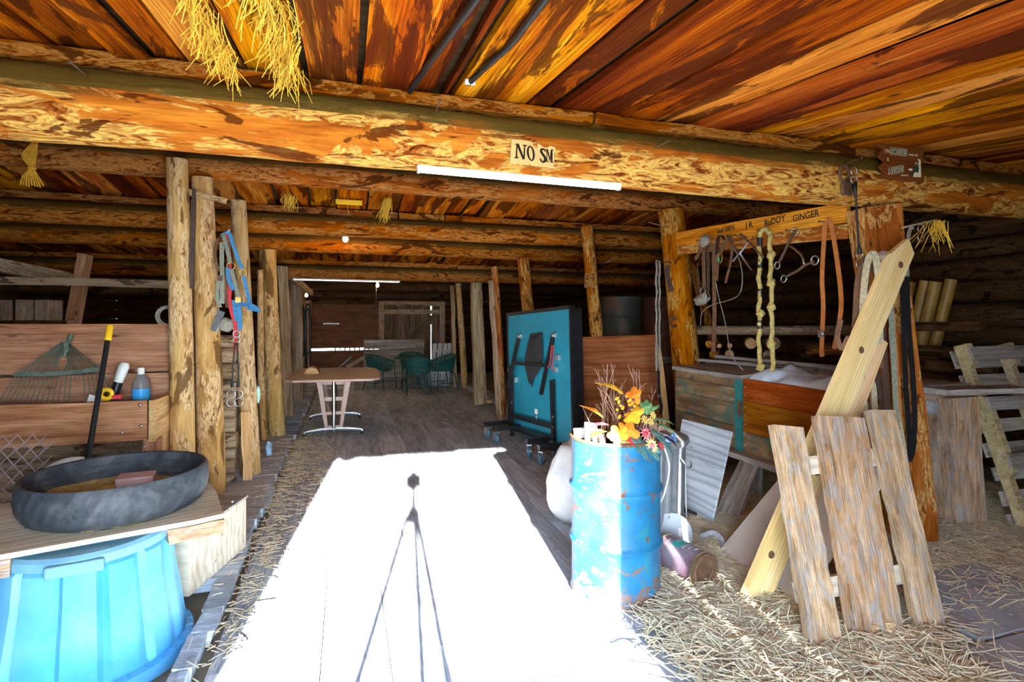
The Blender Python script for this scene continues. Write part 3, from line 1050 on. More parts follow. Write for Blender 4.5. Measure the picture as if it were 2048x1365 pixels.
for k in range(36):
    w = 2 * math.pi * k / 36
    MB().box((.378, 0, .004), (.045, .007, .05), T(BC.x, BC.y, 0, w)).build('rib', M['blue_plastic'], bn)
MB().box((0, -.318, .505), (.19, .03, .05), T(BC.x, BC.y, 0, .22)).build('handle', M['blue_plastic_dark'], bn, bevel=.008)

bd = thing('feeder_board', (-1.05, 3.0, .55), 'dusty plywood board with cleats lying on the blue bin', 'board')
BM = frame((-1.05, 3.06, .575), (.945, .32, .0), (-.32, .945, 0))
MB().prism([(-.56, -.37), (.28, -.40), (.40, -.385), (.42, .0), (.40, .38), (-.30, .42), (-.66, .40)], -.011, .011).build('sheet', M['ply_pale'], bd, BM)
for (cx, cy, L) in ((-.54, -.385, .36), (.20, -.40, .36)):
    plank('cleat', BM @ Vector((cx - .02, cy + .03, -.045)), BM @ Vector((cx + L - .16, cy + .03, -.045)), .07, .066, M['rough_board'], bd, BM.to_3x3() @ Vector((0, 1, 0)))

ty = thing('tyre_feeder', (-1.05, 3.06, .586), 'shallow cut-tyre feed pan on the board over the blue bin', 'tyre')
TM = T(-1.05, 3.06, .586)
nn = 120
prof = [(.18, .012), (.32, .004), (.352, .02), (.375, .06), (.384, .11), (.380, .175), (.368, .19), (.352, .184), (.352, .14), (.35, .06), (.32, .025), (.18, .02)]
vs, fs = [], []
for i, (r_, z_) in enumerate(prof):
    for j in range(nn):
        w = 2 * math.pi * j / nn + z_ * 1.8
        g = -.006 if (j % 3 == 0 and 2 <= i <= 5) else 0.0
        vs.append(((r_ + g) * math.cos(w), (r_ + g) * math.sin(w), z_))
for i in range(len(prof)):
    i2 = (i + 1) % len(prof)
    for j in range(nn):
        j2 = (j + 1) % nn
        fs.append((i * nn + j, i * nn + j2, i2 * nn + j2, i2 * nn + j))
MB().add(vs, fs).build('casing', M['rubber'], ty, TM, smooth='auto')
for k in range(3):
    MB().torus(.3515, .003, 60, 5, T(-1.05, 3.06, .586 + .07 + k * .035)).build('inner_ridge', M['rubber'], ty, smooth=True)
vs = [(0, 0, .055)]
fs = []
for i in range(1, 9):
    for j in range(32):
        w = 2 * math.pi * j / 32
        rr_ = .349 * i / 8
        vs.append((rr_ * math.cos(w), rr_ * math.sin(w), .030 + .035 * (noise.noise((math.cos(w) * i * .4, math.sin(w) * i * .4, 2.2)) + .5) + .028 * (math.cos(w - 2.2) * i / 8)))
for j in range(32):
    fs.append((0, 1 + j, 1 + (j + 1) % 32))
for i in range(7):
    for j in range(32):
        fs.append((1 + i * 32 + j, 1 + (i + 1) * 32 + j, 1 + (i + 1) * 32 + (j + 1) % 32, 1 + i * 32 + (j + 1) % 32))
tag(MB().add(vs, fs).build('feed', M['feed'], None, TM, smooth=True), 'crumbly yellow-brown feed in the tyre pan', 'feed', kind='stuff')
tag(MB().box((0, 0, 0), (.155, .10, .085)).build('salt_block', M['brick'], None, T(-.975, 3.06, .70, .12, .06), bevel=.008), 'reddish salt block lying in the tyre pan', 'block')

# plywood box on the platform behind the bin
pb = thing('plywood_box', (-.85, 3.35, .06), 'small pale plywood box on the platform beside the blue bin', 'box')
PM = T(-.685, 3.45, .065, -math.atan2(.16, .54))
MB().box((-.006, 0, .155), (.014, .60, .31)).build('side_panel', M['ply_pale'], pb, PM)
MB().box((-.08, -.30, .155), (.16, .014, .31)).build('end_panel', M['ply_pale'], pb, PM)
MB().box((-.08, .30, .155), (.16, .014, .31)).build('end_panel', M['ply_pale'], pb, PM)
MB().box((-.155, 0, .155), (.014, .60, .31)).build('side_panel', M['ply_pale'], pb, PM)
MB().box((-.08, 0, .317), (.18, .63, .014), PM).build('lid', M['grey_wood'], pb)
MB().lathe([(0, .012), (.008, .008), (.011, 0)], 8, PM @ T(-.02, .18, .325)).build('bolt', M['steel'], pb)

# ------------------------------------------------------------------ halters and cords on the left post
nl = nail((-.99, 4.93, 2.17), (.45, -.55, .25), .17, 'long bent nail holding the halters on the log post', r=.0045, mat='steel')


def strap(pts, w, mat, parent, name='strap', wdir=(1, 0, 0), th=.0035, k=5):
    return MB().ribbon(smooth_path(pts, k), w, th, wdir).build(name, M[mat], parent)


def ring(c, R, r, mat, parent, name='ring', rx=math.pi / 2, rz=0.0, ry=0.0):
    return MB().torus(R, r, 18, 7, T(c[0], c[1], c[2], rz, rx, ry)).build(name, M[mat], parent, smooth=True)


hb = thing('blue_halter', (-.85, 4.84, 1.4), 'blue and grey webbing halter with brass rings hanging on the post', 'halter')
strap([(-.955, 4.86, 2.20), (-.935, 4.84, 2.17), (-.905, 4.83, 2.05), (-.885, 4.83, 1.955)], .032, 'green_web', hb, wdir=(1, -.3, .2))
strap([(-.93, 4.85, 2.20), (-.895, 4.83, 2.20), (-.86, 4.83, 2.09), (-.83, 4.84, 1.99), (-.80, 4.84, 1.92)], .03, 'blue_web', hb, wdir=(1, -.3, .2))
ring((-.88, 4.82, 1.935), .030, .004, 'brass', hb)
ring((-.795, 4.83, 1.88), .026, .004, 'brass', hb)
strap([(-.905, 4.82, 1.92), (-.895, 4.815, 1.83), (-.86, 4.815, 1.74)], .034, 'blue_web', hb, wdir=(1, -.3, .1))
strap([(-.875, 4.81, 1.91), (-.85, 4.81, 1.80), (-.825, 4.81, 1.685)], .03, 'green_web', hb, wdir=(1, -.3, .1))
strap([(-.79, 4.83, 1.86), (-.765, 4.83, 1.74), (-.74, 4.83, 1.63)], .03, 'blue_web', hb, wdir=(1, -.3, .1))
MB().box((-.825, 4.805, 1.66), (.04, .006, .045)).box((-.825, 4.80, 1.66), (.025, .008, .03)).build('buckle', M['brass'], hb)
strap([(-.84, 4.81, 1.62), (-.79, 4.78, 1.625), (-.71, 4.73, 1.61), (-.665, 4.76, 1.575), (-.68, 4.82, 1.58), (-.76, 4.84, 1.60)], .034, 'blue_web', hb, wdir=(0, .3, 1))
strap([(-.825, 4.81, 1.63), (-.815, 4.815, 1.53), (-.815, 4.82, 1.42)], .036, 'blue_web', hb, wdir=(1, -.3, 0))
strap([(-.86, 4.82, 1.66), (-.85, 4.83, 1.55), (-.835, 4.83, 1.49)], .03, 'blue_web', hb, wdir=(1, -.3, 0))
ring((-.785, 4.83, 1.50), .024, .004, 'brass', hb)
hr = thing('red_halter', (-.88, 4.87, 1.3), 'red webbing halter behind the blue halter on the post', 'halter')
strap([(-.92, 4.87, 2.20), (-.90, 4.87, 2.0), (-.895, 4.865, 1.82), (-.90, 4.86, 1.66)], .03, 'red_web', hr)
strap([(-.90, 4.86, 1.66), (-.875, 4.855, 1.56), (-.85, 4.85, 1.47), (-.835, 4.85, 1.41)], .038, 'red_web', hr)
strap([(-.86, 4.86, 1.44), (-.858, 4.86, 1.33), (-.855, 4.86, 1.25)], .026, 'red_web', hr)
ring((-.855, 4.855, 1.44), .02, .0035, 'steel', hr)
hg = thing('leather_halter', (-.97, 4.86, 1.45), 'old brown leather halter strap beside the red halter', 'halter')
strap([(-.985, 4.88, 2.16), (-1.005, 4.87, 2.08), (-1.0, 4.865, 1.97), (-.975, 4.865, 1.90)], .028, 'leather', hg, wdir=(1, -.3, 0))
strap([(-.935, 4.86, 2.215), (-.91, 4.85, 2.22), (-.895, 4.85, 2.14), (-.91, 4.86, 1.95), (-.925, 4.86, 1.78), (-.915, 4.855, 1.6)], .024, 'leather', hg, wdir=(1, -.3, 0))
strap([(-.975, 4.87, 1.86), (-.985, 4.865, 1.76), (-.985, 4.86, 1.67), (-.965, 4.86, 1.60)], .028, 'green_web', hg)
strap([(-.955, 4.87, 2.13), (-.955, 4.865, 1.98), (-.95, 4.86, 1.82), (-.95, 4.855, 1.63)], .032, 'green_web', hg)
MB().box((-.965, 4.85, 1.835), (.035, .008, .04)).build('buckle', M['rust'], hg)
MB().ribbon([(-.955, 4.85, 1.57), (-.98, 4.845, 1.50), (-1.01, 4.845, 1.41)], .055, .02, (1, -.4, .3)).build('cheek_plate', M['galv'], hg)
lump('wool_pad', (-.925, 4.85, 1.46), (.06, .04, .055), M['rope_grey'], seed=3.1, parent=hg)
# black bungee cord with wire hooks
bg = thing('bungee_cord', (-.86, 4.82, .8), 'doubled black rubber strap with wire hooks hanging from the blue halter', 'cord')
ring((-.838, 4.815, 1.385), .026, .0035, 'steel', bg, 'wire_loop')
ring((-.838, 4.815, 1.34), .024, .0035, 'steel', bg, 'wire_loop')
for sx in (-1, 1):
    MB().tube(smooth_path([(-.838 + sx * .008, 4.81, 1.31), (-.842 + sx * .012, 4.81, 1.25), (-.845 + sx * .02, 4.81, 1.1), (-.848 + sx * .022, 4.81, .955)], 4), [.012] + [.006] * 10 + [.012, .013], 8).build('rubber_strap', M['black_metal'], bg, smooth=True)
    s_hook((-.85 + sx * .026, 4.81, .865), .13, .0032, 1).build('hook', M['steel'], bg, smooth=True)

cr = thing('rope_coil', (-1.44, 5.2, 1.5), 'grey rope coil hanging behind the half-split post', 'rope')
for k in range(3):
    MB().torus(.085 - .006 * k, .009, 22, 6, T(-1.405, 5.12 + .012 * k, 1.53, .2, math.pi / 2 + .1 * k)).build('loop', M['rope_grey'], cr, smooth=True)

# short timber leaning on the golden post, plastic bag behind it
tag(plank('short_lath', (-.83, 5.30, .065), (-.865, 5.385, .66), .075, .025, M['pine_end'], None, (1, .1, 0)), 'short yellow lath leaning on the golden post foot', 'lath')
lump('blue_bag', (-.775, 6.2, .13), (.035, .04, .085), mat_plain('blue_bag_plastic', (.35, .55, .75), .4, var=.4, scale=12), 'crumpled light blue plastic bag behind the golden post', 'bag', 5.0)
lump('green_bag', (-.785, 5.56, .80), (.022, .03, .085), mat_plain('green_bag_plastic', (.45, .68, .55), .4, var=.4, scale=12), 'pale green plastic scrap stuck behind the golden post', 'bag', 6.0)
tag(plank('splinter_board', (-1.19, 4.875, 2.52), (-.93, 4.88, 2.47), .045, .02, M['post'], None, (0, 0, 1)), 'broken wood scrap nailed across the tops of the paired posts', 'wood scrap')
tag(plank('dark_strip', (-1.155, 4.865, 2.55), (-1.175, 4.868, 1.75), .03, .015, M['leather_dark'], None, (1, 0, 0)), 'dark hanging strip between the paired log posts', 'strip')

# ------------------------------------------------------------------ lamps
M['bulb'] = mat_emit('bulb_glow', (1.0, .72, .34), 60.0)
M['porcelain'] = mat_plain('lamp_socket', (.35, .30, .22), .5)


def bare_bulb(p, label, cord=.12, r=.03):
    t = thing('bare_bulb', p, label, 'light bulb')
    MB().lathe([(0, -r), (r * .6, -r * .8), (r, -r * .1), (r * .85, r * .6), (r * .45, r * 1.3), (r * .4, r * 1.6)], 16, T(*p)).build('glass', M['bulb'], t, smooth=True)
    MB().lathe([(r * .5, r * 1.5), (r * .62, r * 1.6), (r * .62, r * 2.9), (r * .3, r * 3.2), (0, r * 3.2)], 14, T(*p)).build('socket', M['porcelain'], t, smooth='auto')
    if cord:
        MB().tube([(p[0], p[1], p[2] + r * 3), (p[0], p[1], p[2] + r * 3 + cord)], .004, 6).build('cord', M['leather_dark'], t)
    ld_ = bpy.data.lights.new('bulb_light', 'POINT')
    ld_.energy = 9.0
    ld_.color = (1.0, .66, .32)
    ld_.shadow_soft_size = .04
    lo = bpy.data.objects.new('bulb_light', ld_)
    COL.objects.link(lo)
    place(lo, T(p[0], p[1], p[2] - r * 1.6), t)
    return t


bare_bulb((.005, 6.75, 2.465), 'large glowing bare bulb hanging under the aisle ceiling beams', cord=.10, r=.034)
b2 = bare_bulb((.589, 10.5, 2.15), 'small glowing bulb with a pull string over the aisle', cord=.2, r=.032)
MB().tube([(.565, 10.49, 2.24), (.563, 10.49, 1.75)], .0022, 5).build('pull_string', M['rope_grey'], b2)
bare_bulb((-.832, 12.95, 2.045), 'dim bare bulb above the short dark post by the back doors', cord=.345, r=.034)


def tube_light(p0, p1, label, rad=.008, mat='tube'):
    p0, p1 = Vector(p0), Vector(p1)
    t = thing('tube_light', p0.lerp(p1, .5), label, 'tube light')
    Mx = frame(p0, p1 - p0, (0, 1, 0))
    L = (p1 - p0).length
    MB().box((L / 2, 0, .012), (L, .034, .014), Mx).build('housing', M['metal_white'], t)
    MB().tube([(.02, 0, -.006), (L - .02, 0, -.006)], rad, 12, M=Mx).build('tube', M[mat], t, smooth='auto')
    for x_ in (.008, L - .008):
        MB().box((x_, 0, -.002), (.014, .026, .026), Mx).build('end_cap', M['metal_white'], t)
    return t


tube_light((.33, 2.60, 2.222), (1.42, 2.60, 2.215), 'long white tube light fixed below the golden beam')
M['tube_dim'] = mat_emit('dim_tube_glow', (1.0, .98, .93), 2.0)
tube_light((-.77, 8.95, 2.127), (.86, 8.95, 2.121), 'tube light under the straight log beam down the aisle', .006, 'tube_dim')

# ------------------------------------------------------------------ dining table with two pedestals
M['laminate'] = mat_plain('dusty_brown_laminate', (.44, .36, .30), .6, var=.25, scale=10, col2=(.50, .43, .37))
M['laminate_pink'] = mat_plain('pinkish_laminate', (.50, .34, .27), .55, var=.2, scale=12)
M['chrome'] = mat_plain('scuffed_chrome', (.62, .62, .62), .25, 1.0, var=.3, scale=30)
tb = thing('dining_table', (-.16, 7.85, 0), 'brown laminate dining table on two chrome and plywood pedestals', 'table')
top = [(-.69, 7.12), (-.60, 7.0), (.32, 6.94), (.41, 7.05), (.47, 7.8), (.44, 8.42), (.34, 8.62), (-.58, 8.68), (-.67, 8.55), (-.69, 7.85)]
MB().prism(top, .735, .765).build('table_top', M['laminate'], tb, bevel=.006)
mb = MB()
n = len(top)
for i in range(n):
    a, b = Vector((*top[i], 0)), Vector((*top[(i + 1) % n], 0))
    mb.tube([a + Vector((0, 0, .75)), b + Vector((0, 0, .75))], .0165, 6)
mb.build('edge_band', M['laminate_pink'], tb)
for yy in (7.34, 8.55):
    xc = -.14
    MB().tube([(xc, yy, .06), (xc, yy, .735)], .030, 20).build('column', M['chrome'], tb, smooth='auto')
    for sx in (-1, 1):
        # curved plywood fin with cut-outs, outer edge slanting outwards
        out = [(.0, .08), (.055, .08), (.175, .735), (.0, .735)]
        fin = thing
        Mx = Matrix.Translation((xc + sx * .02, yy, 0)) @ Matrix.Diagonal((sx, 1, 1, 1)) @ Matrix.Rotation(math.pi / 2, 4, 'X')
        mb = MB()
        mb.prism([(.045, .08), (.085, .08), (.195, .735), (.13, .735)], -.011, .011, Mx)
        for z0, z1 in ((.08, .13), (.27, .31), (.45, .50), (.66, .735)):
            mb.prism([(0, z0), (.055 + .08 * z0, z0), (.055 + .08 * z1, z1), (0, z1)], -.0108, .0108, Mx)
        mb.build('fin', M['laminate_pink'], tb)
    foot = MB()
    pts = smooth_path([(xc - .36, yy, .045), (xc - .33, yy, .07), (xc - .15, yy, .09), (xc, yy, .095), (xc + .15, yy, .09), (xc + .33, yy, .07), (xc + .36, yy, .045)], 4)
    foot.ribbon(pts, .055, .02, (0, 1, 0))
    foot.build('foot_bar', M['chrome'], tb)
    MB().ribbon([p - Vector((0, 0, .02)) for p in pts[3:-3]], .05, .025, (0, 1, 0)).build('foot_skirt', M['black_metal'], tb)
    for sx in (-1, 1):
        MB().lathe([(0, -.03), (.02, -.03), (.022, .012), (0, .02)], 12, T(xc + sx * .355, yy, .031)).build('glide', M['black_metal'], tb, smooth='auto')
MB().tube([(-.14, 7.34, .71), (-.14, 8.55, .71)], .018, 10).build('stretcher', M['black_metal'], tb)

hl = thing('half_log', (-.43, 7.85, .765), 'split half-log offcut lying on the dining table', 'log')
vs, fs = [], []
k = 12
for yy in (7.72, 8.02):
    for j in range(k + 1):
        w = math.pi * j / k
        rr_ = .095 * (1 + .06 * noise.noise((j * .6, yy * 3, 1)))
        vs.append((-.43 + rr_ * math.cos(w), yy, .767 + rr_ * 1.0 * math.sin(w)))
for j in range(k):
    fs.append((j, j + 1, k + 2 + j, k + 1 + j))
fs += [tuple(range(k, -1, -1)), tuple(range(k + 1, 2 * k + 2)), (0, k + 1, 2 * k + 1, k)]
MB().add(vs, fs).build('half_round', M['sill_log'], hl, smooth='auto')
MB().add([(p[0] * .97 - .43 * .03, 7.718, (p[2] - .767) * .95 + .769) for p in vs[:k + 1]] + [(p[0] * .97 - .43 * .03, 7.7195, (p[2] - .767) * .95 + .769) for p in vs[:k + 1]],
         [tuple(range(k, -1, -1)), tuple(range(k + 1, 2 * k + 2))]).build('cut_face', M['pine_end'], hl)

# ------------------------------------------------------------------ folded table-tennis table on castors
M['teal'] = mat_plain('teal_board', (.012, .20, .285), .5, var=.15, scale=4, col2=(.02, .27, .36), amt=(.45, .8))
M['navy'] = mat_plain('navy_board', (.012, .045, .11), .45, var=.2)
M['wheel'] = mat_plain('blue_grey_wheel', (.07, .16, .22), .6, var=.2)
M['zinc'] = mat_plain('zinc', (.62, .63, .63), .35, .9, var=.2)
M['bag_black'] = mat_plain('black_mesh_cloth', (.02, .02, .02), .95, var=.5, scale=30)
pp = thing('tennis_table', (2.1, 5.85, 0), 'folded teal table-tennis table standing on castors', 'table')
N0, F0 = Vector((2.235, 5.03, 0)), Vector((2.02, 6.62, -.07))
dY = (F0 - N0).normalized()
nx = Vector((-dY.y, dY.x, 0)).normalized()           # towards the aisle


def PPt(s, z, off=0.0):
    return N0 + dY * s + nx * off + Vector((0, 0, z))


WID = (F0 - N0).length


def ppbox(name, s0, s1, z0, z1, o0, o1, mat, parent=None, bevel=0.0):
    Mx = frame(PPt(0, 0), dY, nx)
    return MB().box(((s0 + s1) / 2, (o0 + o1) / 2, (z0 + z1) / 2), (s1 - s0, o1 - o0, z1 - z0), Mx).build(name, M[mat], parent or pp, bevel=bevel)


# the half facing the aisle: its underside is teal with a black apron round it
near_half = ppbox('near_panel', .03, WID - .03, .20, 1.62, -.02, 0, 'teal')
for nm, a in (('apron_top', (0, WID, 1.615, 1.655)), ('apron_side', (0, .035, .19, 1.655)), ('apron_side', (WID - .035, WID, .15, 1.655)), ('apron_bottom', (0, WID, .165, .195))):
    ppbox(nm, *a, -.045, .012, 'black_metal', near_half)
far_half = ppbox('far_panel', .06, WID + .13, .17, 1.60, -.125, -.105, 'navy')
ppbox('apron_side', WID + .10, WID + .14, .17, 1.60, -.145, -.06, 'black_metal', far_half)
ppbox('apron_side', .03, .065, .19, 1.63, -.145, -.06, 'black_metal', far_half)
ppbox('apron_top', .03, WID + .14, 1.59, 1.625, -.145, -.06, 'black_metal', far_half)
# legs folded against the panel
for s0, s1, zt, zb in ((.42, .55, 1.35, .70), (1.28, 1.43, 1.35, .72)):
    MB().ribbon([PPt(s0, zt, .02), PPt(s1, zb, .10)], .04, .035, dY).build('folding_leg', M['black_metal'], pp)
    MB().box((0, 0, 0), (.06, .03, .05), frame(PPt(s0 - .03, zt - .0, .02), dY, nx)).lathe([(0, -.03), (.016, -.03), (.016, .03), (0, .03)], 10, frame(PPt(s0 - .03, zt, .03), dY, (0, 0, 1))).build('hinge', M['zinc'], pp)
MB().tube([PPt(.46, 1.02, .06), PPt(1.38, 1.02, .06)], .022, 10).build('cross_bar', M['black_metal'], pp, smooth='auto')
ppbox('upright', .36, .41, .10, .86, .012, .05, 'black_metal')
ppbox('upright', 1.42, 1.47, .10, .98, .012, .05, 'black_metal')
ppbox('lower_bar', .36, 1.47, .335, .385, .02, .055, 'black_metal')
ppbox('lower_bar', .36, 1.47, .225, .25, .02, .055, 'black_metal')
for s, z_ in ((.385, .26), (.385, .36), (1.445, .26), (1.445, .36), (.385, .47), (1.445, .52)):
    MB().lathe([(0, 0), (.014, 0), (.014, .008), (0, .01)], 10, frame(PPt(s, z_, .05), dY, (0, 0, 1))).build('bolt', M['zinc'], pp)
for s, z_ in ((.30, .95), (1.33, .78), (.25, 1.08), (1.5, .9)):
    ppbox('bracket', s, s + .045, z_, z_ + .055, .0, .035, 'zinc')
ppbox('sticker', .80, .87, .44, .50, .0005, .002, 'white_plastic')
ppbox('sticker', .81, .85, .33, .42, .0005, .002, 'white_plastic')
MB().ribbon([PPt(.395, 1.24, .05), PPt(.42, 1.05, .06), PPt(.47, .99, .06)], .012, .004, nx).ribbon([PPt(.36, 1.24, .05), PPt(.36, 1.1, .05), PPt(.40, .98, .05)], .012, .004, nx).build('red_strap', M['red_web'], pp)
# mesh bag with the net, hanging on the underside
pts = [(.68, 1.38), (.98, 1.37), (1.10, 1.12), (1.12, 1.0), (1.06, .94), (1.02, .80), (.96, .78), (.93, .74), (.90, .84), (.80, .90), (.70, .98), (.66, 1.15)]
mb = MB()
k = len(pts)
c0, c1 = PPt(.88, 1.1, .06), PPt(.88, 1.1, .015)
vs = [PPt(s, z_, .018) for s, z_ in pts] + [PPt(.88 + (s - .88) * .72, 1.08 + (z_ - 1.08) * .8, .05 + .014 * math.sin(s * 31)) for s, z_ in pts] + [PPt(.88, 1.1, .062)]
fs = [(i, (i + 1) % k, k + (i + 1) % k, k + i) for i in range(k)] + [(k + i, k + (i + 1) % k, 2 * k) for i in range(k)] + [tuple(range(k))]
mb.add(vs, fs).build('net_bag', M['bag_black'], pp)


def castor(p, r, parent, rz=0.3):
    c = Matrix.Translation(p) @ Matrix.Rotation(rz, 4, 'Z')
    w = MB().lathe([(r * .35, -.016), (r * .95, -.016), (r, -.008), (r, .008), (r * .95, .016), (r * .35, .016)], 22, c @ T(0, 0, r, 0, math.pi / 2)).build('castor_wheel', M['wheel'], parent, smooth='auto')
    MB().lathe([(0, -.02), (r * .4, -.02), (r * .45, 0), (r * .4, .02), (0, .02)], 14, c @ T(0, 0, r, 0, math.pi / 2)).build('hub', M['zinc'], w, smooth='auto')
    mb = MB()
    for sy in (-1, 1):
        mb.prism([(-.03, r * .9), (.03, r * .9), (.035, r * 2.05), (-.045, r * 2.25)], -.003, .003, c @ T(0, sy * .024, 0, 0, math.pi / 2))
    mb.box((0, 0, r * 2.22), (.075, .06, .01), c)
    mb.build('fork', M['zinc'], w)
    return w


for s, o0, o1, cast in ((.22, -.34, .30, True), (.55, -.10, .28, True), (1.30, -.30, .36, True), (1.62, -.28, .34, True)):
    zt = .155
    MB().box((0, (o0 + o1) / 2, zt + .025), (.06, o1 - o0, .05), frame((PPt(s, 0).x, PPt(s, 0).y, 0), nx.cross(Vector((0, 0, 1))), nx)).build('foot_beam', M['black_metal'], pp)
    for o in (o0 + .04, o1 - .04):
        castor(Vector((PPt(s, 0, o).x, PPt(s, 0, o).y, 0)), .062, pp, .5 + s)

# ------------------------------------------------------------------ far end of the aisle
# left back door: plywood sheet above and below a bright gap
M['door_ply'] = mat_plain('stained_door_ply', (.16, .06, .026), .8, var=.5, scale=3, bump=.2, stretch=(1, 1, 4))
dl = MB().box((0.0, YB, 1.328), (1.80, .03, 1.185)).build('door_1', M['door_ply'])
tag(dl, kind='structure')
MB().box((0.0, YB, .327), (1.82, .03, .694)).build('lower_panel', M['door_ply'], dl)
plank('door_brace', (.05, YB - .03, .22), (.75, YB - .03, .62), .10, .02, M['rough_board'], dl, (0, 0, 1))
plank('door_post', (.955, YB - .02, -.03), (.955, YB - .02, 2.0), .14, .10, M['rough_board'], dl, (1, 0, 0))
plank('door_post', (-.93, YB - .02, -.03), (-.93, YB - .02, 2.0), .14, .10, M['rough_board'], dl, (1, 0, 0))
plank('hasp_bar', (-.55, YB - .03, 1.395), (-.15, YB - .03, 1.395), .03, .02, M['galv'], dl, (0, 0, 1))
for k in range(9):
    plank('gap_stud', (-.25 + k * .125, YB + .03, .63), (-.25 + k * .125, YB + .03, .76), .035, .02, M['ceil_dark'], dl, (1, 0, 0))
# right back door: upright boards with uneven tops, two braces and a slit of daylight
dr = MB().box((1.80, YB - .03, 1.72), (1.52, .04, .13)).build('door_2', M['rough_board'])
tag(dr, kind='structure')
rr = random.Random(8)
xx = 1.03
M['door_board'] = mat_wood('old_door_board', (.07, .045, .03), (.17, .11, .07), (.30, .21, .14))
while xx < 2.28:
    w = rr.uniform(.10, .15)
    plank('door_board', (xx + w / 2, YB, .02), (xx + w / 2, YB, 1.905 + rr.uniform(-.02, .012)), w + .004, .03, M['door_board'], dr, (1, 0, 0), jw=.004)
    xx += w
plank('lintel', (.95, YB, 1.965), (2.7, YB, 1.965), .10, .08, M['rough_board'], dr, (0, 0, 1))
plank('door_board', ((xx + .026 + 2.57) / 2, YB, .02), ((xx + .026 + 2.57) / 2, YB, 1.89), 2.57 - xx - .026, .03, M['door_board'], dr, (1, 0, 0), jw=.008)
plank('door_brace', (1.30, YB - .03, .55), (2.45, YB - .03, 1.62), .2, .03, M['door_board'], dr, (0, 0, 1))
plank('door_post', (2.64, YB - .02, -.03), (2.64, YB - .02, 2.0), .15, .10, M['rough_board'], dr, (1, 0, 0))
# grey panel with bolt holes leaning on the doors
gp = thing('bolted_hoarding', (1.2, 14.4, 0), 'weathered grey wooden panel with bolt holes leaning at the back doors', 'panel')
for k in range(4):
    plank('panel_board', (.455, 14.3 + .01 * k, .125 + k * .245), (2.0, 14.3 + .01 * k, .125 + k * .245), .242, .03, M['grey_wood'], gp, (0, .05, 1), jw=.002, jt=.001)
for x_ in (.57, .72, 1.0, 1.40, 1.80):
    MB().lathe([(0, .0), (.014, 0), (.014, .004), (0, .004)], 8, T(x_, 14.286, .82, 0, math.pi / 2)).build('bolt_hole', M['black_metal'], gp)
    MB().lathe([(0, .0), (.014, 0), (.014, .004), (0, .004)], 8, T(x_, 14.28, .42, 0, math.pi / 2)).build('bolt_hole', M['black_metal'], gp)

# slatted white-grey pallets leaning by the posts
M['slat'] = mat_wood('silvery_slat', (.34, .34, .33), (.50, .50, .48), (.64, .63, .60), var=(.9, 1.1), knots=False)
sp = thing('slat_pallet', (2.05, 12.1, 0), 'silvery slatted pallet leaning beside the green chairs', 'pallet')
for k, dx in enumerate((0, .125, .25, .36)):
    plank('slat', (1.84 + dx, 12.05, .0), (1.99 + dx, 12.42, .95), .095, .02, M['slat'], sp, (1, -.2, 0), jw=.002)
plank('cross_slat', (1.87, 12.21, .30), (2.27, 12.13, .30), .06, .03, M['slat'], sp, (0, .4, 1))
plank('cross_slat', (1.95, 12.40, .78), (2.35, 12.32, .78), .06, .03, M['slat'], sp, (0, .4, 1))

# green metal garden set
M['green_chair'] = mat_plain('dark_green_enamel', (.010, .085, .075), .45, .2, var=.3)


def mesh_mat(name, col, cell=130):
    """perforated sheet: real holes through alpha"""
    t = NT(name)
    v = t.coords((cell, cell, cell), rand=0)
    wv = t.n('ShaderNodeTexVoronoi', feature='F1')
    t.l(v, wv.inputs['Vector'])
    wv.inputs['Scale'].default_value = 1.0
    wv.inputs['Randomness'].default_value = 0.0
    a = t.math('GREATER_THAN', wv.outputs['Distance'], .36)
    t.l(a, t.b.inputs['Alpha'])
    return t.done(col, .5, .2)


M['green_mesh'] = mesh_mat('green_perforated_metal', (.012, .095, .085), 75)


def garden_chair(x, y, rz, label):
    t = thing('garden_chair', (x, y, 0), label, 'chair', 'green garden chairs round the table', T(x, y, 0, rz))
    Mx = T(x, y, 0, rz)
    # barrel back and arms in one bent tube, seat, four legs; the chair faces local -Y
    rim = smooth_path([(-.26, -.20, .60), (-.28, 0, .64), (-.24, .20, .71), (-.10, .29, .745), (.10, .29, .745), (.24, .20, .71), (.28, 0, .64), (.26, -.20, .60)], 5)
    MB().tube(rim, .012, 8, M=Mx).build('back_rail', M['green_chair'], t, smooth=True)
    sheet = MB()
    low = [(p.x * .82, p.y * .82, .43) for p in rim]
    kk = len(rim)
    sheet.add([tuple(p) for p in rim] + low, [(i, i + 1, kk + i + 1, kk + i) for i in range(kk - 1)])
    sheet.build('backrest', M['green_mesh'], t, Mx, recalc=False)
    seat = MB().lathe([(0, .42), (.21, .42), (.235, .43), (.235, .415), (.21, .405), (0, .405)], 26, Mx)
    seat.build('seat', M['green_mesh'], t)
    for sx in (-1, 1):
        MB().tube([(sx * .26, -.20, .60), (sx * .235, -.21, .42), (sx * .25, -.25, 0)], .011, 8, M=Mx).build('leg', M['green_chair'], t, smooth=True)
        MB().tube([(sx * .24, .20, .71), (sx * .17, .19, .42), (sx * .22, .28, 0)], .011, 8, M=Mx).build('leg', M['green_chair'], t, smooth=True)
        MB().tube([(sx * .245, -.235, .16), (sx * .20, .24, .16)], .007, 6, M=Mx).build('stretcher', M['green_chair'], t)
    MB().tube([(-.23, 0, .16), (.23, 0, .16)], .007, 6, M=Mx).build('stretcher', M['green_chair'], t)
    return t


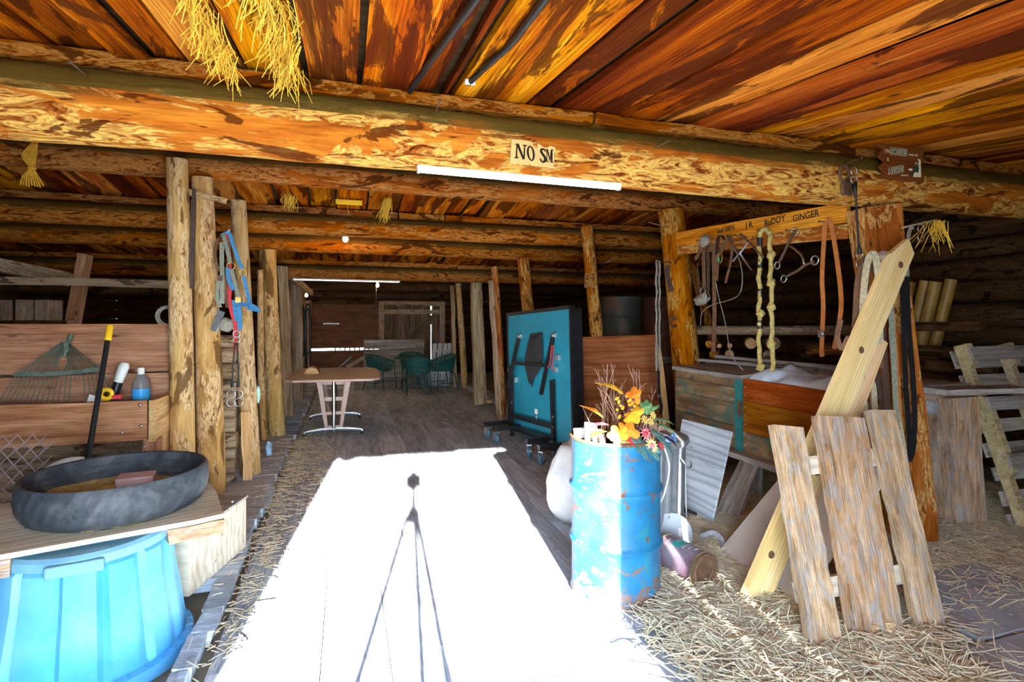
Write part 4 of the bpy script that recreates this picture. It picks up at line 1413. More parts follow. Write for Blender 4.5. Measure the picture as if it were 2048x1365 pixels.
garden_chair(.72, 11.85, .95, 'green metal garden chair tucked in beside the dining table')
garden_chair(1.45, 12.3, .0, 'green metal garden chair between the grey panel and the green table')
garden_chair(1.42, 10.95, math.pi - .15, 'green metal garden chair with its back to the aisle')
garden_chair(1.98, 11.45, -1.25, 'green metal garden chair beside the silvery slatted pallet')
gt = thing('garden_table', (1.3, 11.6, 0), 'round green metal garden table between the chairs', 'table')
MB().lathe([(0, .70), (.35, .70), (.36, .69), (.36, .68), (0, .685)], 36, T(1.35, 11.6, 0)).build('table_top', M['green_mesh'], gt, smooth='auto')
MB().torus(.36, .012, 36, 8, T(1.35, 11.6, .69)).build('rim', M['green_chair'], gt, smooth=True)
for k in range(4):
    w = math.pi / 4 + k * math.pi / 2
    MB().tube(smooth_path([(1.35 + .30 * math.cos(w), 11.6 + .30 * math.sin(w), .69), (1.35 + .12 * math.cos(w), 11.6 + .12 * math.sin(w), .4), (1.35 + .30 * math.cos(w), 11.6 + .30 * math.sin(w), .0)], 5), .012, 8).build('leg', M['green_chair'], gt, smooth=True)

# black hoses hanging on the left at the back
hz = thing('hose_bundle', (-.8, 12.4, 1.6), 'bundle of black hoses hanging on the short dark post', 'hose')
rr = random.Random(2)
for k in range(7):
    x0 = -.86 + rr.uniform(-.06, .1)
    zt = 1.72 + rr.uniform(-.08, .1)
    zb = rr.choice((.25, .5, .75, .9, .35)) + rr.uniform(-.1, .1)
    xs = rr.uniform(.04, .09)
    MB().tube(smooth_path([(x0 - xs, 12.45, zb + .2), (x0 - xs * .7, 12.45, zt - .1), (x0, 12.43, zt), (x0 + xs * .7, 12.45, zt - .1), (x0 + xs, 12.45, zb + .15), (x0 + xs * .2, 12.44, zb), (x0 - xs * .8, 12.44, zb + .1)], 5), .016, 8).build('hose', M['black_metal'], hz, smooth=True)
nail((-.87, 12.5, 1.80), (0, -1, .1), .12, 'peg holding the black hose bundle', r=.008, mat='rust', cat='peg', name='peg')
tag(MB().tube([(-.35, 14.1, .12), (.15, 14.6, .52)], .022, 10).build('metal_bar', M['galv'], smooth='auto'), 'grey metal bar leaning behind the dining table', 'bar')
tag(plank('corner_brace', (-.86, 9.16, 2.22), (-.62, 11.2, 2.02), .11, .05, M['post_grey'], None, (0, 0, 1)), 'sloping brown brace joining two posts past the dining table', 'brace')
tag(plank('low_sill', (2.62, 8.2, .04), (2.62, 12.2, .04), .2, .1, M['floor_plank'], None, (1, 0, 0)), 'long low timber sill behind the aisle posts', 'sill')
tag(MB().box((0, 0, 0), (.12, .10, .06)).build('wood_block', M['pine_end'], None, T(2.47, 9.35, .035, .2)), 'small wood block beside the thin brown stud', 'block')

# ------------------------------------------------------------------ blue oil drum and what it holds
def drum_mat():
    t = NT('rusty_blue_paint')
    v = t.coords((1, 1, 1), rand=0)
    n1 = t.noise(v, 3.5, 5, .6)
    base = t.ramp(n1, [(.3, (.005, .085, .18)), (.5, (.009, .14, .28)), (.7, (.035, .22, .38))])
    g = t.noise(t.coords((3, 3, 2), rand=0), 2.0, 3, .5, .4)
    base = t.mix(t.ramp(g, [(.58, 0.0), (.70, .6)]), base, (.02, .22, .20))
    r1 = t.noise(t.coords((5, 5, 9), rand=0), 2.2, 9, .72, .8)
    col = t.mix(t.ramp(r1, [(.575, 0.0), (.60, 1.0)]), base, t.ramp(t.noise(v, 30, 4), [(.3, (.08, .03, .016)), (.7, (.22, .09, .05))]))
    sp_ = t.n('ShaderNodeSeparateXYZ')
    tc = t.n('ShaderNodeTexCoord')
    t.l(tc.outputs['Object'], sp_.inputs[0])
    low = t.math('ADD', t.math('MULTIPLY', sp_.outputs[2], -1.3), t.math('MULTIPLY', r1, 1.5))
    col = t.mix(t.ramp(low, [(.60, 0.0), (.66, .9)]), col, (.19, .10, .06))
    t.bump(r1, .25, .006)
    return t.done(col, .45, 0, .5)


M['drum'] = drum_mat()
dm = thing('oil_drum', (1.445, 2.70, 0), 'chipped blue steel oil drum filled with dried flowers and papers', 'drum')
R = .243
prof = [(R - .008, .012), (R + .006, .0), (R + .008, .015), (R, .03)]
for zc in (.295, .585):
    prof += [(R, zc - .03), (R + .004, zc - .018), (R + .013, zc - .006), (R + .014, zc + .004), (R + .004, zc + .017), (R, zc + .03)]
prof += [(R, .83), (R + .004, .845)]
MB().lathe([(0, .015)] + prof, 72, None).build('shell', M['drum'], dm, T(1.445, 2.70, 0), smooth='auto')
MB().torus(R + .004, .0095, 72, 10, T(1.445, 2.70, .852)).build('top_rim', M['rust'], dm, smooth=True)
MB().lathe([(R - .004, .845), (R - .006, .3), (R - .006, .845)], 48, T(1.445, 2.70, 0)).build('inside', M['rust'], dm, smooth='auto')
MB().lathe([(0, .78), (R - .008, .78), (R - .008, .76), (0, .76)], 40, T(1.445, 2.70, 0)).build('filling', mat_plain('dry_litter', (.20, .13, .08), .95, var=.6, scale=20, bump=.6), dm)

# papers on the left of the drum
M['paper'] = mat_plain('paper', (.78, .76, .70), .8, var=.12, scale=8)
for k, (dx, dy, h, rz, lx) in enumerate(((-.17, -.05, .16, .3, .1), (-.14, -.09, .13, .6, .07), (-.20, .01, .12, .1, .04), (-.12, -.13, .11, .9, .03))):
    tag(MB().box((0, 0, h / 2), (.085, .012, h)).box((.0, .008, h / 2 - .01), (.075, .006, h - .02)).build('paper_wad', M['paper'], None, T(1.445 + dx, 2.70 + dy, .78, rz, -.25, lx * 2)),
        ('tallest folded white paper sticking out of the oil drum', 'folded white paper in front of the tallest one in the oil drum', 'folded white paper behind the tallest one in the oil drum', 'shortest folded white paper at the oil drum rim')[k], 'paper', 'papers in the oil drum')
# bouquet
DX, DY = .02, .08
bq = thing('dried_bouquet', (1.47, 2.70, .78), 'autumn bouquet of silk leaves, blossoms and twigs in the oil drum', 'bouquet')
M['twig'] = mat_plain('twig', (.36, .20, .13), .8, var=.3)
M['leaf_y'] = mat_plain('yellow_leaf', (.85, .48, .03), .6, var=.25, scale=30)
M['leaf_o'] = mat_plain('orange_leaf', (.85, .27, .02), .6, var=.25, scale=30)
M['leaf_r'] = mat_plain('red_leaf', (.60, .04, .05), .6, var=.25, scale=30)
M['leaf_g'] = mat_plain('green_leaf', (.14, .30, .12), .6, var=.3, scale=30)
M['leaf_b'] = mat_plain('bluegreen_leaf', (.10, .22, .20), .6, var=.3, scale=30)
M['petal'] = mat_plain('pale_yellow_petal', (.88, .74, .25), .6, var=.15)
M['flower_p'] = mat_plain('pink_petal', (.75, .20, .22), .6, var=.2)
M['berry'] = mat_plain('dark_berry', (.09, .02, .05), .4, var=.3)
rr = random.Random(14)
for k in range(34):
    a = rr.uniform(0, 2 * math.pi)
    q = rr.random()
    x0, y0 = 1.47 + .10 * math.cos(a), 2.72 + .06 * math.sin(a)
    sp_ = rr.uniform(-.26, .30)
    hh = rr.uniform(.16, .50) * (1 - abs(sp_) * 1.1)
    pts = [(x0, y0, .80), (x0 + sp_ * .4, y0 + rr.uniform(-.03, .05), .80 + hh * .5), (x0 + sp_ * .75 + rr.uniform(-.03, .03), y0 + rr.uniform(-.04, .08), .80 + hh)]
    mb = MB().tube(smooth_path(pts, 3), [.0028, .0026, .0024, .0022, .002, .0017, .0013], 5)
    for _ in range(2):
        f = rr.uniform(.4, .8)
        b0 = Vector(pts[1]).lerp(Vector(pts[2]), f)
        mb.tube([b0, b0 + Vector((rr.uniform(-.05, .05), rr.uniform(-.02, .02), rr.uniform(.03, .08)))], .0013, 4)
    mb.build('twig', M['twig'], bq)


def leaf(c, L, W, mat, rz, tilt, lobes=5, curl=.25, roll=0.0, name='leaf'):
    """a thin lobed leaf with a raised midrib"""
    rim = []
    n_ = 28
    for i in range(n_):
        q = i / n_
        a = 2 * math.pi * q
        rad = (.62 + .38 * abs(math.cos(lobes * a / 2)))
        rim.append((L * .5 + L * .5 * rad * math.cos(a), W * .5 * rad * math.sin(a)))
    vs = [(L * .45, 0, L * .07)]
    for x_, y_ in rim:
        vs.append((x_, y_, -curl * (x_ / L) ** 2 * L * .5 + .25 * abs(y_) - .05 * L))
    fs = [(0, 1 + i, 1 + (i + 1) % n_) for i in range(n_)]
    top_ = len(vs)
    vs += [(p[0], p[1], p[2] - .0016) for p in vs[:top_]]
    fs += [(top_, top_ + 1 + (i + 1) % n_, top_ + 1 + i) for i in range(n_)]
    fs += [(1 + i, top_ + 1 + i, top_ + 1 + (i + 1) % n_, 1 + (i + 1) % n_) for i in range(n_)]
    Mx = T(c[0] + DX, c[1] + DY, c[2], rz, roll, -tilt)
    return MB().add(vs, fs, Mx).build(name, M[mat], bq)


leaf((1.42, 2.50, 1.10), .17, .12, 'leaf_y', 2.6, .5)
leaf((1.45, 2.50, 1.02), .15, .13, 'leaf_y', -1.9, -.2, roll=.6)
leaf((1.47, 2.49, 1.03), .14, .10, 'leaf_o', 1.2, .9, roll=-.5)
leaf((1.39, 2.46, .97), .14, .13, 'leaf_o', -1.5, -.9)
leaf((1.36, 2.45, .95), .12, .12, 'leaf_y', -2.3, -.8)
leaf((1.30, 2.50, .98), .15, .06, 'leaf_o', 2.7, .6)
leaf((1.31, 2.47, .95), .10, .06, 'leaf_r', 2.9, .1)
leaf((1.29, 2.47, .92), .10, .07, 'leaf_o', 3.3, -.1)
leaf((1.33, 2.45, .92), .09, .06, 'leaf_g', -2.0, -.6)
leaf((1.37, 2.50, .93), .16, .12, 'leaf_r', -1.3, -.35)
leaf((1.42, 2.43, .90), .15, .14, 'leaf_b', -1.0, -.8)
leaf((1.50, 2.44, .99), .12, .07, 'leaf_g', .9, .8)
leaf((1.52, 2.44, 1.00), .11, .05, 'leaf_g', .4, .5)
leaf((1.55, 2.44, .97), .12, .10, 'leaf_g', -.2, -.1)
leaf((1.58, 2.45, .94), .12, .11, 'leaf_g', -.4, -.3)
leaf((1.53, 2.43, .92), .12, .10, 'leaf_b', -.8, -.6)
leaf((1.48, 2.42, .88), .14, .12, 'leaf_b', -1.1, -.7)
leaf((1.57, 2.43, .88), .13, .11, 'leaf_b', -.7, -.7)
leaf((1.60, 2.45, .90), .10, .10, 'berry', -.3, -.4)
leaf((1.63, 2.46, .87), .09, .08, 'berry', -.6, -.5)


def blossom(c, r_, mat, core, n_=9):
    mb = MB()
    Mx = T(c[0] + DX, c[1] + DY, c[2], .3, math.radians(68))
    for k_ in range(n_):
        a = 2 * math.pi * k_ / n_
        mb.add([(0, 0, 0), (r_ * .55 * math.cos(a - .22), r_ * .55 * math.sin(a - .22), .006), (r_ * math.cos(a), r_ * math.sin(a), .002), (r_ * .55 * math.cos(a + .22), r_ * .55 * math.sin(a + .22), .006), (0, 0, -.003)],
               [(0, 1, 2, 3), (4, 3, 2, 1)], Mx)
    f = mb.build('blossom', M[mat], bq, recalc=False)
    MB().lathe([(0, .012), (r_ * .25, .009), (r_ * .32, .002), (0, 0)], 10, Mx).build('blossom_centre', M[core], f, smooth=True)


blossom((1.475, 2.40, .975), .034, 'petal', 'leaf_o')
blossom((1.51, 2.40, .965), .030, 'petal', 'leaf_o')
blossom((1.53, 2.41, .995), .030, 'petal', 'leaf_o')
blossom((1.475, 2.39, .905), .045, 'flower_p', 'leaf_r', 11)
blossom((1.50, 2.37, .845), .05, 'petal', 'flower_p', 13)
blossom((1.56, 2.38, .84), .03, 'leaf_r', 'leaf_r', 9)
for k in range(26):
    c = (1.42 + rr.uniform(-.05, .06), 2.55 + rr.uniform(-.03, .02), 1.03 + rr.uniform(-.05, .06))
    MB().lathe([(0, .008), (.007, .004), (.008, 0), (.006, -.006), (0, -.008)], 7, T(*c)).build('seed_bud', M['leaf_y' if k % 3 else 'berry'], bq, smooth=True)
tg = thing('twig_bundle', (1.60, 2.52, .78), 'small bundle of thin brown twigs at the right rim of the oil drum', 'twigs')
for k in range(28):
    a = rr.uniform(-.045, .05)
    MB().tube([(1.62 + a * .6, 2.55 + rr.uniform(-.02, .02), .80), (1.62 + a + rr.uniform(-.012, .012), 2.57 + rr.uniform(-.02, .02), .93 + rr.uniform(-.02, .035))], .0024, 5).build('twig', M['twig'], tg)
tag(MB().prism([(0, 0), (.11, 0), (.115, .05), (.075, .035), (.02, .055), (-.005, .04)], -.006, .006, T(1.635, 2.55, .825, .15, math.pi / 2 - .4)).build('blue_packet', mat_plain('printed_packet', (.10, .32, .62), .4, var=.6, scale=25, col2=(.8, .8, .8), amt=(.52, .56)), None),
    'crumpled blue and white packet at the drum rim', 'packet')
tag(MB().prism([(0, 0), (.21, .01), (.215, .045), (.10, .055), (.0, .06)], -.004, .004, T(1.355, 2.485, .81, .1, math.pi / 2 - .3)).build('patterned_ribbon', mat_plain('patterned_ribbon_cloth', (.75, .58, .30), .8, var=.3, scale=30, col2=(.03, .05, .07), amt=(.56, .58)), None),
    'cream ribbon with a dark pattern round the bouquet base', 'ribbon')

# ------------------------------------------------------------------ galvanised bin behind the drum
gc = thing('garbage_can', (1.97, 3.22, 0), 'galvanised ribbed garbage can with lid behind the oil drum', 'can')
vs, fs = [], []
n = 96
gprof = [(.215, 0), (.22, .02), (.222, .05), (.24, .62), (.243, .66), (.25, .67), (.25, .69)]
for i, (r_, z_) in enumerate(gprof):
    for j in range(n):
        w = 2 * math.pi * j / n
        fl = .006 * math.sin(w * 24) if 2 <= i <= 3 else 0
        vs.append(((r_ + fl) * math.cos(w), (r_ + fl) * math.sin(w), z_))
for i in range(len(gprof) - 1):
    for j in range(n):
        fs.append((i * n + j, i * n + (j + 1) % n, (i + 1) * n + (j + 1) % n, (i + 1) * n + j))
fs.append(tuple(range(n)))
GC = T(1.97, 3.22, 0)
MB().add(vs, fs).build('shell', M['galv'], gc, GC, smooth='auto')
MB().lathe([(.262, .675), (.27, .69), (.265, .715), (.18, .745), (.06, .758), (0, .76)], 48, GC).build('lid', M['galv'], gc, smooth='auto')
MB().tube(smooth_path([(.06, 0, .755), (.05, 0, .79), (0, 0, .80), (-.05, 0, .79), (-.06, 0, .755)], 4), .006, 8, M=GC @ T(0, 0, 0, .5)).build('lid_handle', M['galv'], gc, smooth=True)
MB().tube(smooth_path([(.245, -.06, .60), (.275, -.05, .56), (.285, 0, .54), (.275, .05, .56), (.245, .06, .60)], 4), .005, 8, M=GC @ T(0, 0, 0, -.9)).build('side_handle', M['galv'], gc, smooth=True)
tag(MB().tube(smooth_path([(1.60, 2.86, .85), (1.74, 2.74, .80), (1.79, 2.70, .66), (1.76, 2.70, .50), (1.73, 2.72, .42)], 6), .005, 8).build('white_rope', M['white_plastic'], smooth=True), 'thin white rope looping over the drum rim', 'rope')
tag(MB().tube([(2.235, 3.16, .01), (2.225, 3.17, .70)], .005, 8).build('white_rod', M['white_plastic'], smooth=True), 'thin white rod standing against the garbage can', 'rod')

# white feed sack behind the drum on the left
sk = thing('feed_sack', (1.62, 3.72, 0), 'slumped white woven feed sack behind the oil drum', 'sack')
vs, fs = [], []
n, m = 28, 18
for i in range(m + 1):
    q = i / m
    rad = .23 * (math.sin(min(1, q * 1.9 + .35) * math.pi / 2) if q < .5 else 1.0 - .40 * ((q - .5) / .5) ** 1.6)
    for j in range(n):
        w = 2 * math.pi * j / n
        k_ = 1 + .10 * noise.noise((math.cos(w) * 1.5, math.sin(w) * 1.5, q * 4)) + (.16 * math.sin(w * 7 + q * 5) * max(0, q - .55) * 1.6)
        vs.append((1.66 + rad * k_ * math.cos(w) + .05 * max(0, q - .5), 3.72 + rad * k_ * .8 * math.sin(w), .56 * q + .02 * noise.noise((w, q * 3, 0)) * (q > .05)))
for i in range(m):
    for j in range(n):
        fs.append((i * n + j, i * n + (j + 1) % n, (i + 1) * n + (j + 1) % n, (i + 1) * n + j))
fs.append(tuple(range(n - 1, -1, -1)))
fs.append(tuple(m * n + j for j in range(n)))
M['sack'] = mat_plain('woven_sack', (.62, .60, .58), .85, var=.2, scale=7, bump=.1)
MB().add(vs, fs).build('body', M['sack'], sk, smooth=True)
vs = []
for i in range(6):
    for j in range(14):
        w = 2 * math.pi * j / 14
        rad = .135 + .03 * math.sin(w * 5 + i) - .012 * i
        vs.append((1.69 + rad * math.cos(w) + .012 * i, 3.70 + rad * .75 * math.sin(w), .53 + .03 * i))
MB().add(vs, [(i * 14 + j, i * 14 + (j + 1) % 14, (i + 1) * 14 + (j + 1) % 14, (i + 1) * 14 + j) for i in range(5) for j in range(14)]).build('neck', M['sack'], sk, smooth=True)

# ------------------------------------------------------------------ cans on the straw
M['can_label'] = mat_plain('maroon_label', (.15, .025, .055), .35, var=.3, scale=6, col2=(.24, .22, .26), amt=(.42, .62))
M['can_green'] = mat_plain('green_label', (.02, .30, .26), .4, var=.1)
M['gold_rim'] = mat_plain('gold_rim', (.60, .52, .30), .3, .9, var=.2)
cc = thing('coffee_can', (1.9, 2.66, 0), 'large maroon coffee can lying on its side in the straw', 'can')
A, B = Vector((1.86, 2.82, .104)), Vector((1.905, 2.535, .104))
CM = frame(A, B - A, (0, 0, 1))
CL = (B - A).length
MB().tube([(0.008, 0, 0), (CL - .008, 0, 0)], .098, 40, M=CM).build('body', M['can_label'], cc, smooth='auto')
for x_ in (.004, CL - .006):
    MB().tube([(x_ - .008, 0, 0), (x_ + .008, 0, 0)], .1015, 40, M=CM).build('rim', M['gold_rim'], cc, smooth='auto')
MB().lathe([(0, .0), (.055, .0), (.06, .004), (.072, .004), (.078, -.001), (.094, -.001), (.099, .006), (.099, -.012), (0, -.012)], 36, CM @ Matrix.Translation((CL + .006, 0, 0)) @ Matrix.Rotation(math.pi / 2, 4, 'Y')).build('bottom_end', M['rust'], cc, smooth='auto')


def on_can(x0, x1, a0, a1, mat, name, r_=.0988, parent=cc):
    vs, fs = [], []
    k_ = 8
    for i in range(k_ + 1):
        a = a0 + (a1 - a0) * i / k_
        for x_ in (x0, x1):
            vs.append((x_, r_ * math.cos(a), r_ * math.sin(a)))
        for x_ in (x0, x1):
            vs.append((x_, (r_ + .0004) * math.cos(a), (r_ + .0004) * math.sin(a)))
    for i in range(k_):
        fs.append((i * 4 + 2, i * 4 + 3, i * 4 + 7, i * 4 + 6))
    return MB().add(vs, fs, CM).build(name, M[mat], parent, recalc=False)


on_can(.085, .15, -.75, .55, 'can_green', 'label_patch')


def text_mesh(body, size, mat, name, parent, Mx, extrude=.0005, offset=0.0, sx=1.0, shear=0.0, align='CENTER', wrap=None, space=1.0):
    cu = bpy.data.curves.new(name, 'FONT')
    cu.body = body
    cu.size = size
    cu.extrude = extrude
    cu.offset = offset
    cu.shear = shear
    cu.align_x = align
    cu.space_character = space
    cu.resolution_u = 4
    tmp = bpy.data.objects.new(name, cu)
    COL.objects.link(tmp)
    dg = bpy.context.evaluated_depsgraph_get()
    me = bpy.data.meshes.new_from_object(tmp.evaluated_get(dg))
    bpy.data.objects.remove(tmp)
    for v_ in me.vertices:
        v_.co.x *= sx
        if wrap:
            v_.co = Vector(wrap(v_.co))
    me.materials.clear()
    me.materials.append(mat)
    o = bpy.data.objects.new(name, me)
    COL.objects.link(o)
    place(o, Mx, parent)
    return o


# lettering wraps round the can: local text x -> round the can, text y -> along it
def canwrap(x0, a_mid):
    def f(co):
        a = a_mid - co.x / .099
        return (x0 - co.y, (.0994 + co.z) * math.cos(a), (.0994 + co.z) * math.sin(a))
    return f


lm = M['paper']
text_mesh('CO', .034, lm, 'lettering', cc, CM, wrap=canwrap(.140, -.35), sx=.9)
text_mesh('NET WT', .017, lm, 'lettering', cc, CM, wrap=canwrap(.238, -.15), sx=.9)
for x_, a0, a1 in ((.10, -.55, .25), (.165, -.5, .45), (.178, -.7, .1), (.198, -.3, .35), (.05, .25, .75)):
    on_can(x_, x_ + .006, a0, a1, 'paper', 'print_line', .0994)

oc = thing('open_tin', (1.86, 3.02, 0), 'empty ribbed tin can with its open mouth beside the coffee can', 'tin')
OM = frame((1.80, 2.80, .088), (.10, .99, .0), (0, 0, 1))
MB().lathe([(.078, 0), (.082, .005), (.080, .015), (.083, .03), (.080, .045), (.083, .06), (.080, .085), (.0, .09)], 32, OM @ Matrix.Rotation(math.pi / 2, 4, 'Y')).build('body', M['galv'], oc, smooth='auto')
MB().torus(.081, .004, 32, 8, OM @ Matrix.Rotation(math.pi / 2, 4, 'Y')).build('rim', M['gold_rim'], oc, smooth=True)
for k in range(3):
    MB().torus(.077, .003, 28, 6, OM @ Matrix.Rotation(math.pi / 2, 4, 'Y') @ T(0, 0, .02 + .018 * k)).build('rib', M['steel'], oc, smooth=True)
pd = thing('grey_plate', (1.98, 2.98, 0), 'round grey plastic plate standing behind the coffee can', 'plate')
PMx = frame((1.99, 2.97, .135), (.92, -.3, .0), (.05, .22, 1))
MB().lathe([(0, .0), (.10, .0), (.125, .006), (.128, .012), (.12, .014), (.10, .006), (0, .006)], 40, PMx).build('disc', mat_plain('grey_plate_plastic', (.42, .45, .46), .4, var=.12), pd, smooth='auto')
MB().box((.05, .01, .009), (.022, .05, .002), PMx).build('price_sticker', M['paper'], pd)

tag(MB().tube(smooth_path([(2.28, 2.85, .03), (2.34, 2.92, .06), (2.33, 3.0, .09), (2.26, 3.04, .06)], 5), .02, 10).build('bent_pipe', M['rag'], smooth=True), 'short bent grey pipe in the straw behind the coffee can', 'pipe')

# ------------------------------------------------------------------ sheets of plywood
tag(MB().prism([(-.0, 0), (1.10, .02), (1.06, 1.33), (-.03, 1.30)], -.009, .009).build('brown_plywood', M['ply_brown'], None, frame((2.50, 5.62, .01), (.985, -.17, 0), (.10, .16, 1))), 'big brown plywood sheet leaning behind the bouquet', 'plywood')
tag(plank('yellow_batten', (3.24, 4.86, .02), (3.13, 4.92, 1.22), .05, .03, M['pine_end'], None, (1, .2, 0)), 'narrow yellow batten between the brown plywood and the feed chest', 'batten')
tag(MB().prism([(0, 0), (.52, -.01), (.56, .70), (-.01, .69)], -.008, .008).build('grey_plywood', M['ply_grey'], None, frame((2.50, 3.78, .01), (.02, -1, 0), (.22, 0, 1))), 'weathered blue-grey plywood square leaning below the feed chest', 'plywood')
tag(MB().box((0, 0, .045), (.34, .44, .09)).build('black_tray', M['rubber'], None, T(2.33, 3.62, -.03, .1), bevel=.015), 'low black rubber tray on the floor before the grey plywood', 'tray')

# ------------------------------------------------------------------ feed chest along the aisle
def worn_mat():
    t = NT('worn_green_paint')
    a = t.noise(t.coords((2, 9, 9)), 1.0, 6, .65, .8)
    wood = t.ramp(a, [(.3, (.09, .045, .02)), (.5, (.24, .13, .06)), (.7, (.44, .31, .18))])
    p = t.noise(t.coords((2.2, 3.5, 3.5), rand=23), 1.5, 7, .66, .7)
    col = t.mix(t.ramp(p, [(.49, 0.0), (.60, .8)]), wood, (.055, .15, .11))
    p2 = t.noise(t.coords((2, 5, 5), rand=61), 1.5, 7, .7, .5)
    col = t.mix(t.ramp(p2, [(.60, 0.0), (.68, .8)]), col, (.46, .38, .26))
    t.bump(a, .4, .005)
    return t.done(col, .7)


M['worn'] = worn_mat()
M['chest_red'] = mat_wood('red_varnish', (.17, .035, .008), (.33, .085, .018), (.48, .16, .04), grain=(1, 8, 8), var=(.9, 1.1), rough=.5, bump=.15)
M['teal_paint'] = mat_plain('teal_paint_worn', (.02, .20, .20), .6, var=.4, scale=8, col2=(.16, .10, .06), amt=(.55, .68))
fc = thing('feed_chest', (3.6, 3.9, .36), 'long wooden feed chest with worn green paint, raised off the floor', 'chest')
XF = 3.30
for k, (z0, z1) in enumerate(((.36, .56), (.565, .76), (.765, .90), (.905, .985))):
    plank('front_board', (XF, 4.84, (z0 + z1) / 2), (XF, 3.94, (z0 + z1) / 2), z1 - z0, .03, M['worn'], fc, (0, 0, 1), jw=.002)
plank('corner_stile', (XF - .005, 3.895, .36), (XF - .005, 3.895, .985), .085, .04, M['teal_paint'], fc, (0, 1, 0), jw=.002)
for mm, z0, z1 in (('worn', .36, .53), ('chest_red', .535, .80), ('chest_red', .805, .99)):
    plank('front_board', (XF + .005, 3.85, (z0 + z1) / 2), (XF + .005, 2.84, (z0 + z1) / 2 + .0), z1 - z0, .03, M[mm], fc, (0, 0, 1), jw=.002)
MB().box((XF - .03, 3.865, .73), (.012, .05, .13)).build('latch_plate', M['rust'], fc)
plank('back_board', (3.92, 4.84, .67), (3.92, 2.84, .67), .62, .03, M['worn'], fc, (0, 0, 1))
plank('end_board', (XF, 4.83, .67), (3.92, 4.83, .67), .62, .03, M['worn'], fc, (0, 0, 1))
plank('end_board', (XF, 2.85, .67), (3.92, 2.85, .67), .62, .03, M['worn'], fc, (0, 0, 1))
plank('divider', (XF, 3.88, .67), (3.92, 3.88, .67), .62, .03, M['worn'], fc, (0, 0, 1))
plank('bottom', (3.61, 4.84, .37), (3.61, 2.84, .37), .62, .03, M['grey_wood'], fc, (1, 0, 0))
plank('base_rail', (XF - .05, 4.88, .335), (XF - .05, 2.80, .335), .12, .045, M['grey_wood'], fc, (1, 0, 0))
plank('lid_board', (XF - .03 + .17, 4.88, 1.005), (XF - .03 + .17, 3.86, 1.005), .34, .035, M['grey_wood'], fc, (1, 0, .05))
plank('lid_board', (XF + .50, 4.88, 1.02), (XF + .50, 3.86, 1.02), .30, .035, M['grey_wood'], fc, (1, 0, .05))
for yy in (2.9, 3.85, 4.85):
    plank('leg', (3.86, yy, -.03), (3.86, yy, .36), .10, .08, M['grey_wood'], fc, (0, 1, 0))
    plank('leg', (3.42, yy, -.03), (3.42, yy, .36), .08, .08, M['grey_wood'], fc, (0, 1, 0))
MB().lathe([(0, .012), (.016, .012), (.02, 0)], 12, frame((XF - .016, 4.55, .93), (0, 1, 0), (0, 0, 1)) @ Matrix.Rotation(math.pi, 4, 'X')).build('bolt', M['steel'], fc)
for z_ in (.42, .6, .68, .75, .85, .92):
    MB().lathe([(0, .004), (.006, .003), (.008, 0)], 8, frame((XF - .011, 3.82, z_), (0, -1, 0), (0, 0, 1))).build('nail_head', M['steel'], fc)
# loose grey boards lying on the lid
tag(plank('loose_board', (3.62, 4.9, 1.075), (3.98, 3.75, 1.06), .13, .03, M['grey_wood'], None, (1, .3, 0)), 'loose grey board lying across the chest lid', 'board')
tag(plank('loose_lath', (3.80, 4.85, 1.11), (4.06, 3.2, 1.09), .05, .03, M['grey_wood'], None, (1, .2, 0)), 'thin loose lath lying behind the chest lid', 'lath')
# pale blue plastic sacking bulging out of the open half
M['tarp'] = mat_plain('pale_blue_plastic', (.70, .80, .90), .4, var=.15, scale=6, bump=.1)
vs, fs = [], []
n, m = 40, 12
for i in range(n + 1):
    for j in range(m + 1):
        y_ = 3.84 - i / n * .99
        x_ = XF + .03 + j / m * .56
        h = .97 + .075 * math.sin(math.pi * j / m) ** .6 + .055 * noise.noise((y_ * 6, x_ * 7, 1.0)) + .03 * noise.noise((y_ * 17, x_ * 15, 4.0)) + (.05 if i < 9 else 0) * math.sin(math.pi * min(1, i / 9))
        vs.append((x_, y_, h))
for i in range(n):
    for j in range(m):
        fs.append((i * (m + 1) + j, i * (m + 1) + j + 1, (i + 1) * (m + 1) + j + 1, (i + 1) * (m + 1) + j))
k = len(vs)
border = [j for j in range(m + 1)] + [i * (m + 1) + m for i in range(1, n + 1)] + [n * (m + 1) + j for j in range(m - 1, -1, -1)] + [i * (m + 1) for i in range(n - 1, 0, -1)]
bb = len(border)
vs += [(vs[b][0], vs[b][1], .80) for b in border]
fs += [(border[i], border[(i + 1) % bb], k + (i + 1) % bb, k + i) for i in range(bb)] + [tuple(range(k, k + bb))]
tag(MB().add(vs, fs).build('plastic_sacking', M['tarp'], smooth=True), 'pale blue plastic sacking bulging from the open feed chest', 'sacking')
lump('black_jug', (3.93, 3.0, 1.08), (.10, .09, .10), M['black_metal'], 'dark plastic jug at the back of the feed chest', 'jug', 1.9, amp=.1)

# boards below and before the chest
tag(plank('grey_prop', (2.72, 3.36, .01), (3.33, 3.76, .36), .16, .04, M['grey_wood'], None, (.5, -.8, 0)), 'blue-grey board slanting down from below the feed chest', 'board')
tag(MB().prism([(0, 0), (.66, 0), (.72, .86), (.16, .95)], -.006, .006, frame((2.25, 2.86, .02), (-.05, -1, 0), (.62, .0, .78))).build('pale_panel', mat_plain('pale_hardboard', (.50, .40, .32), .7, var=.15, scale=5), None), 'pale tan hardboard leaning under the pine plank', 'panel')

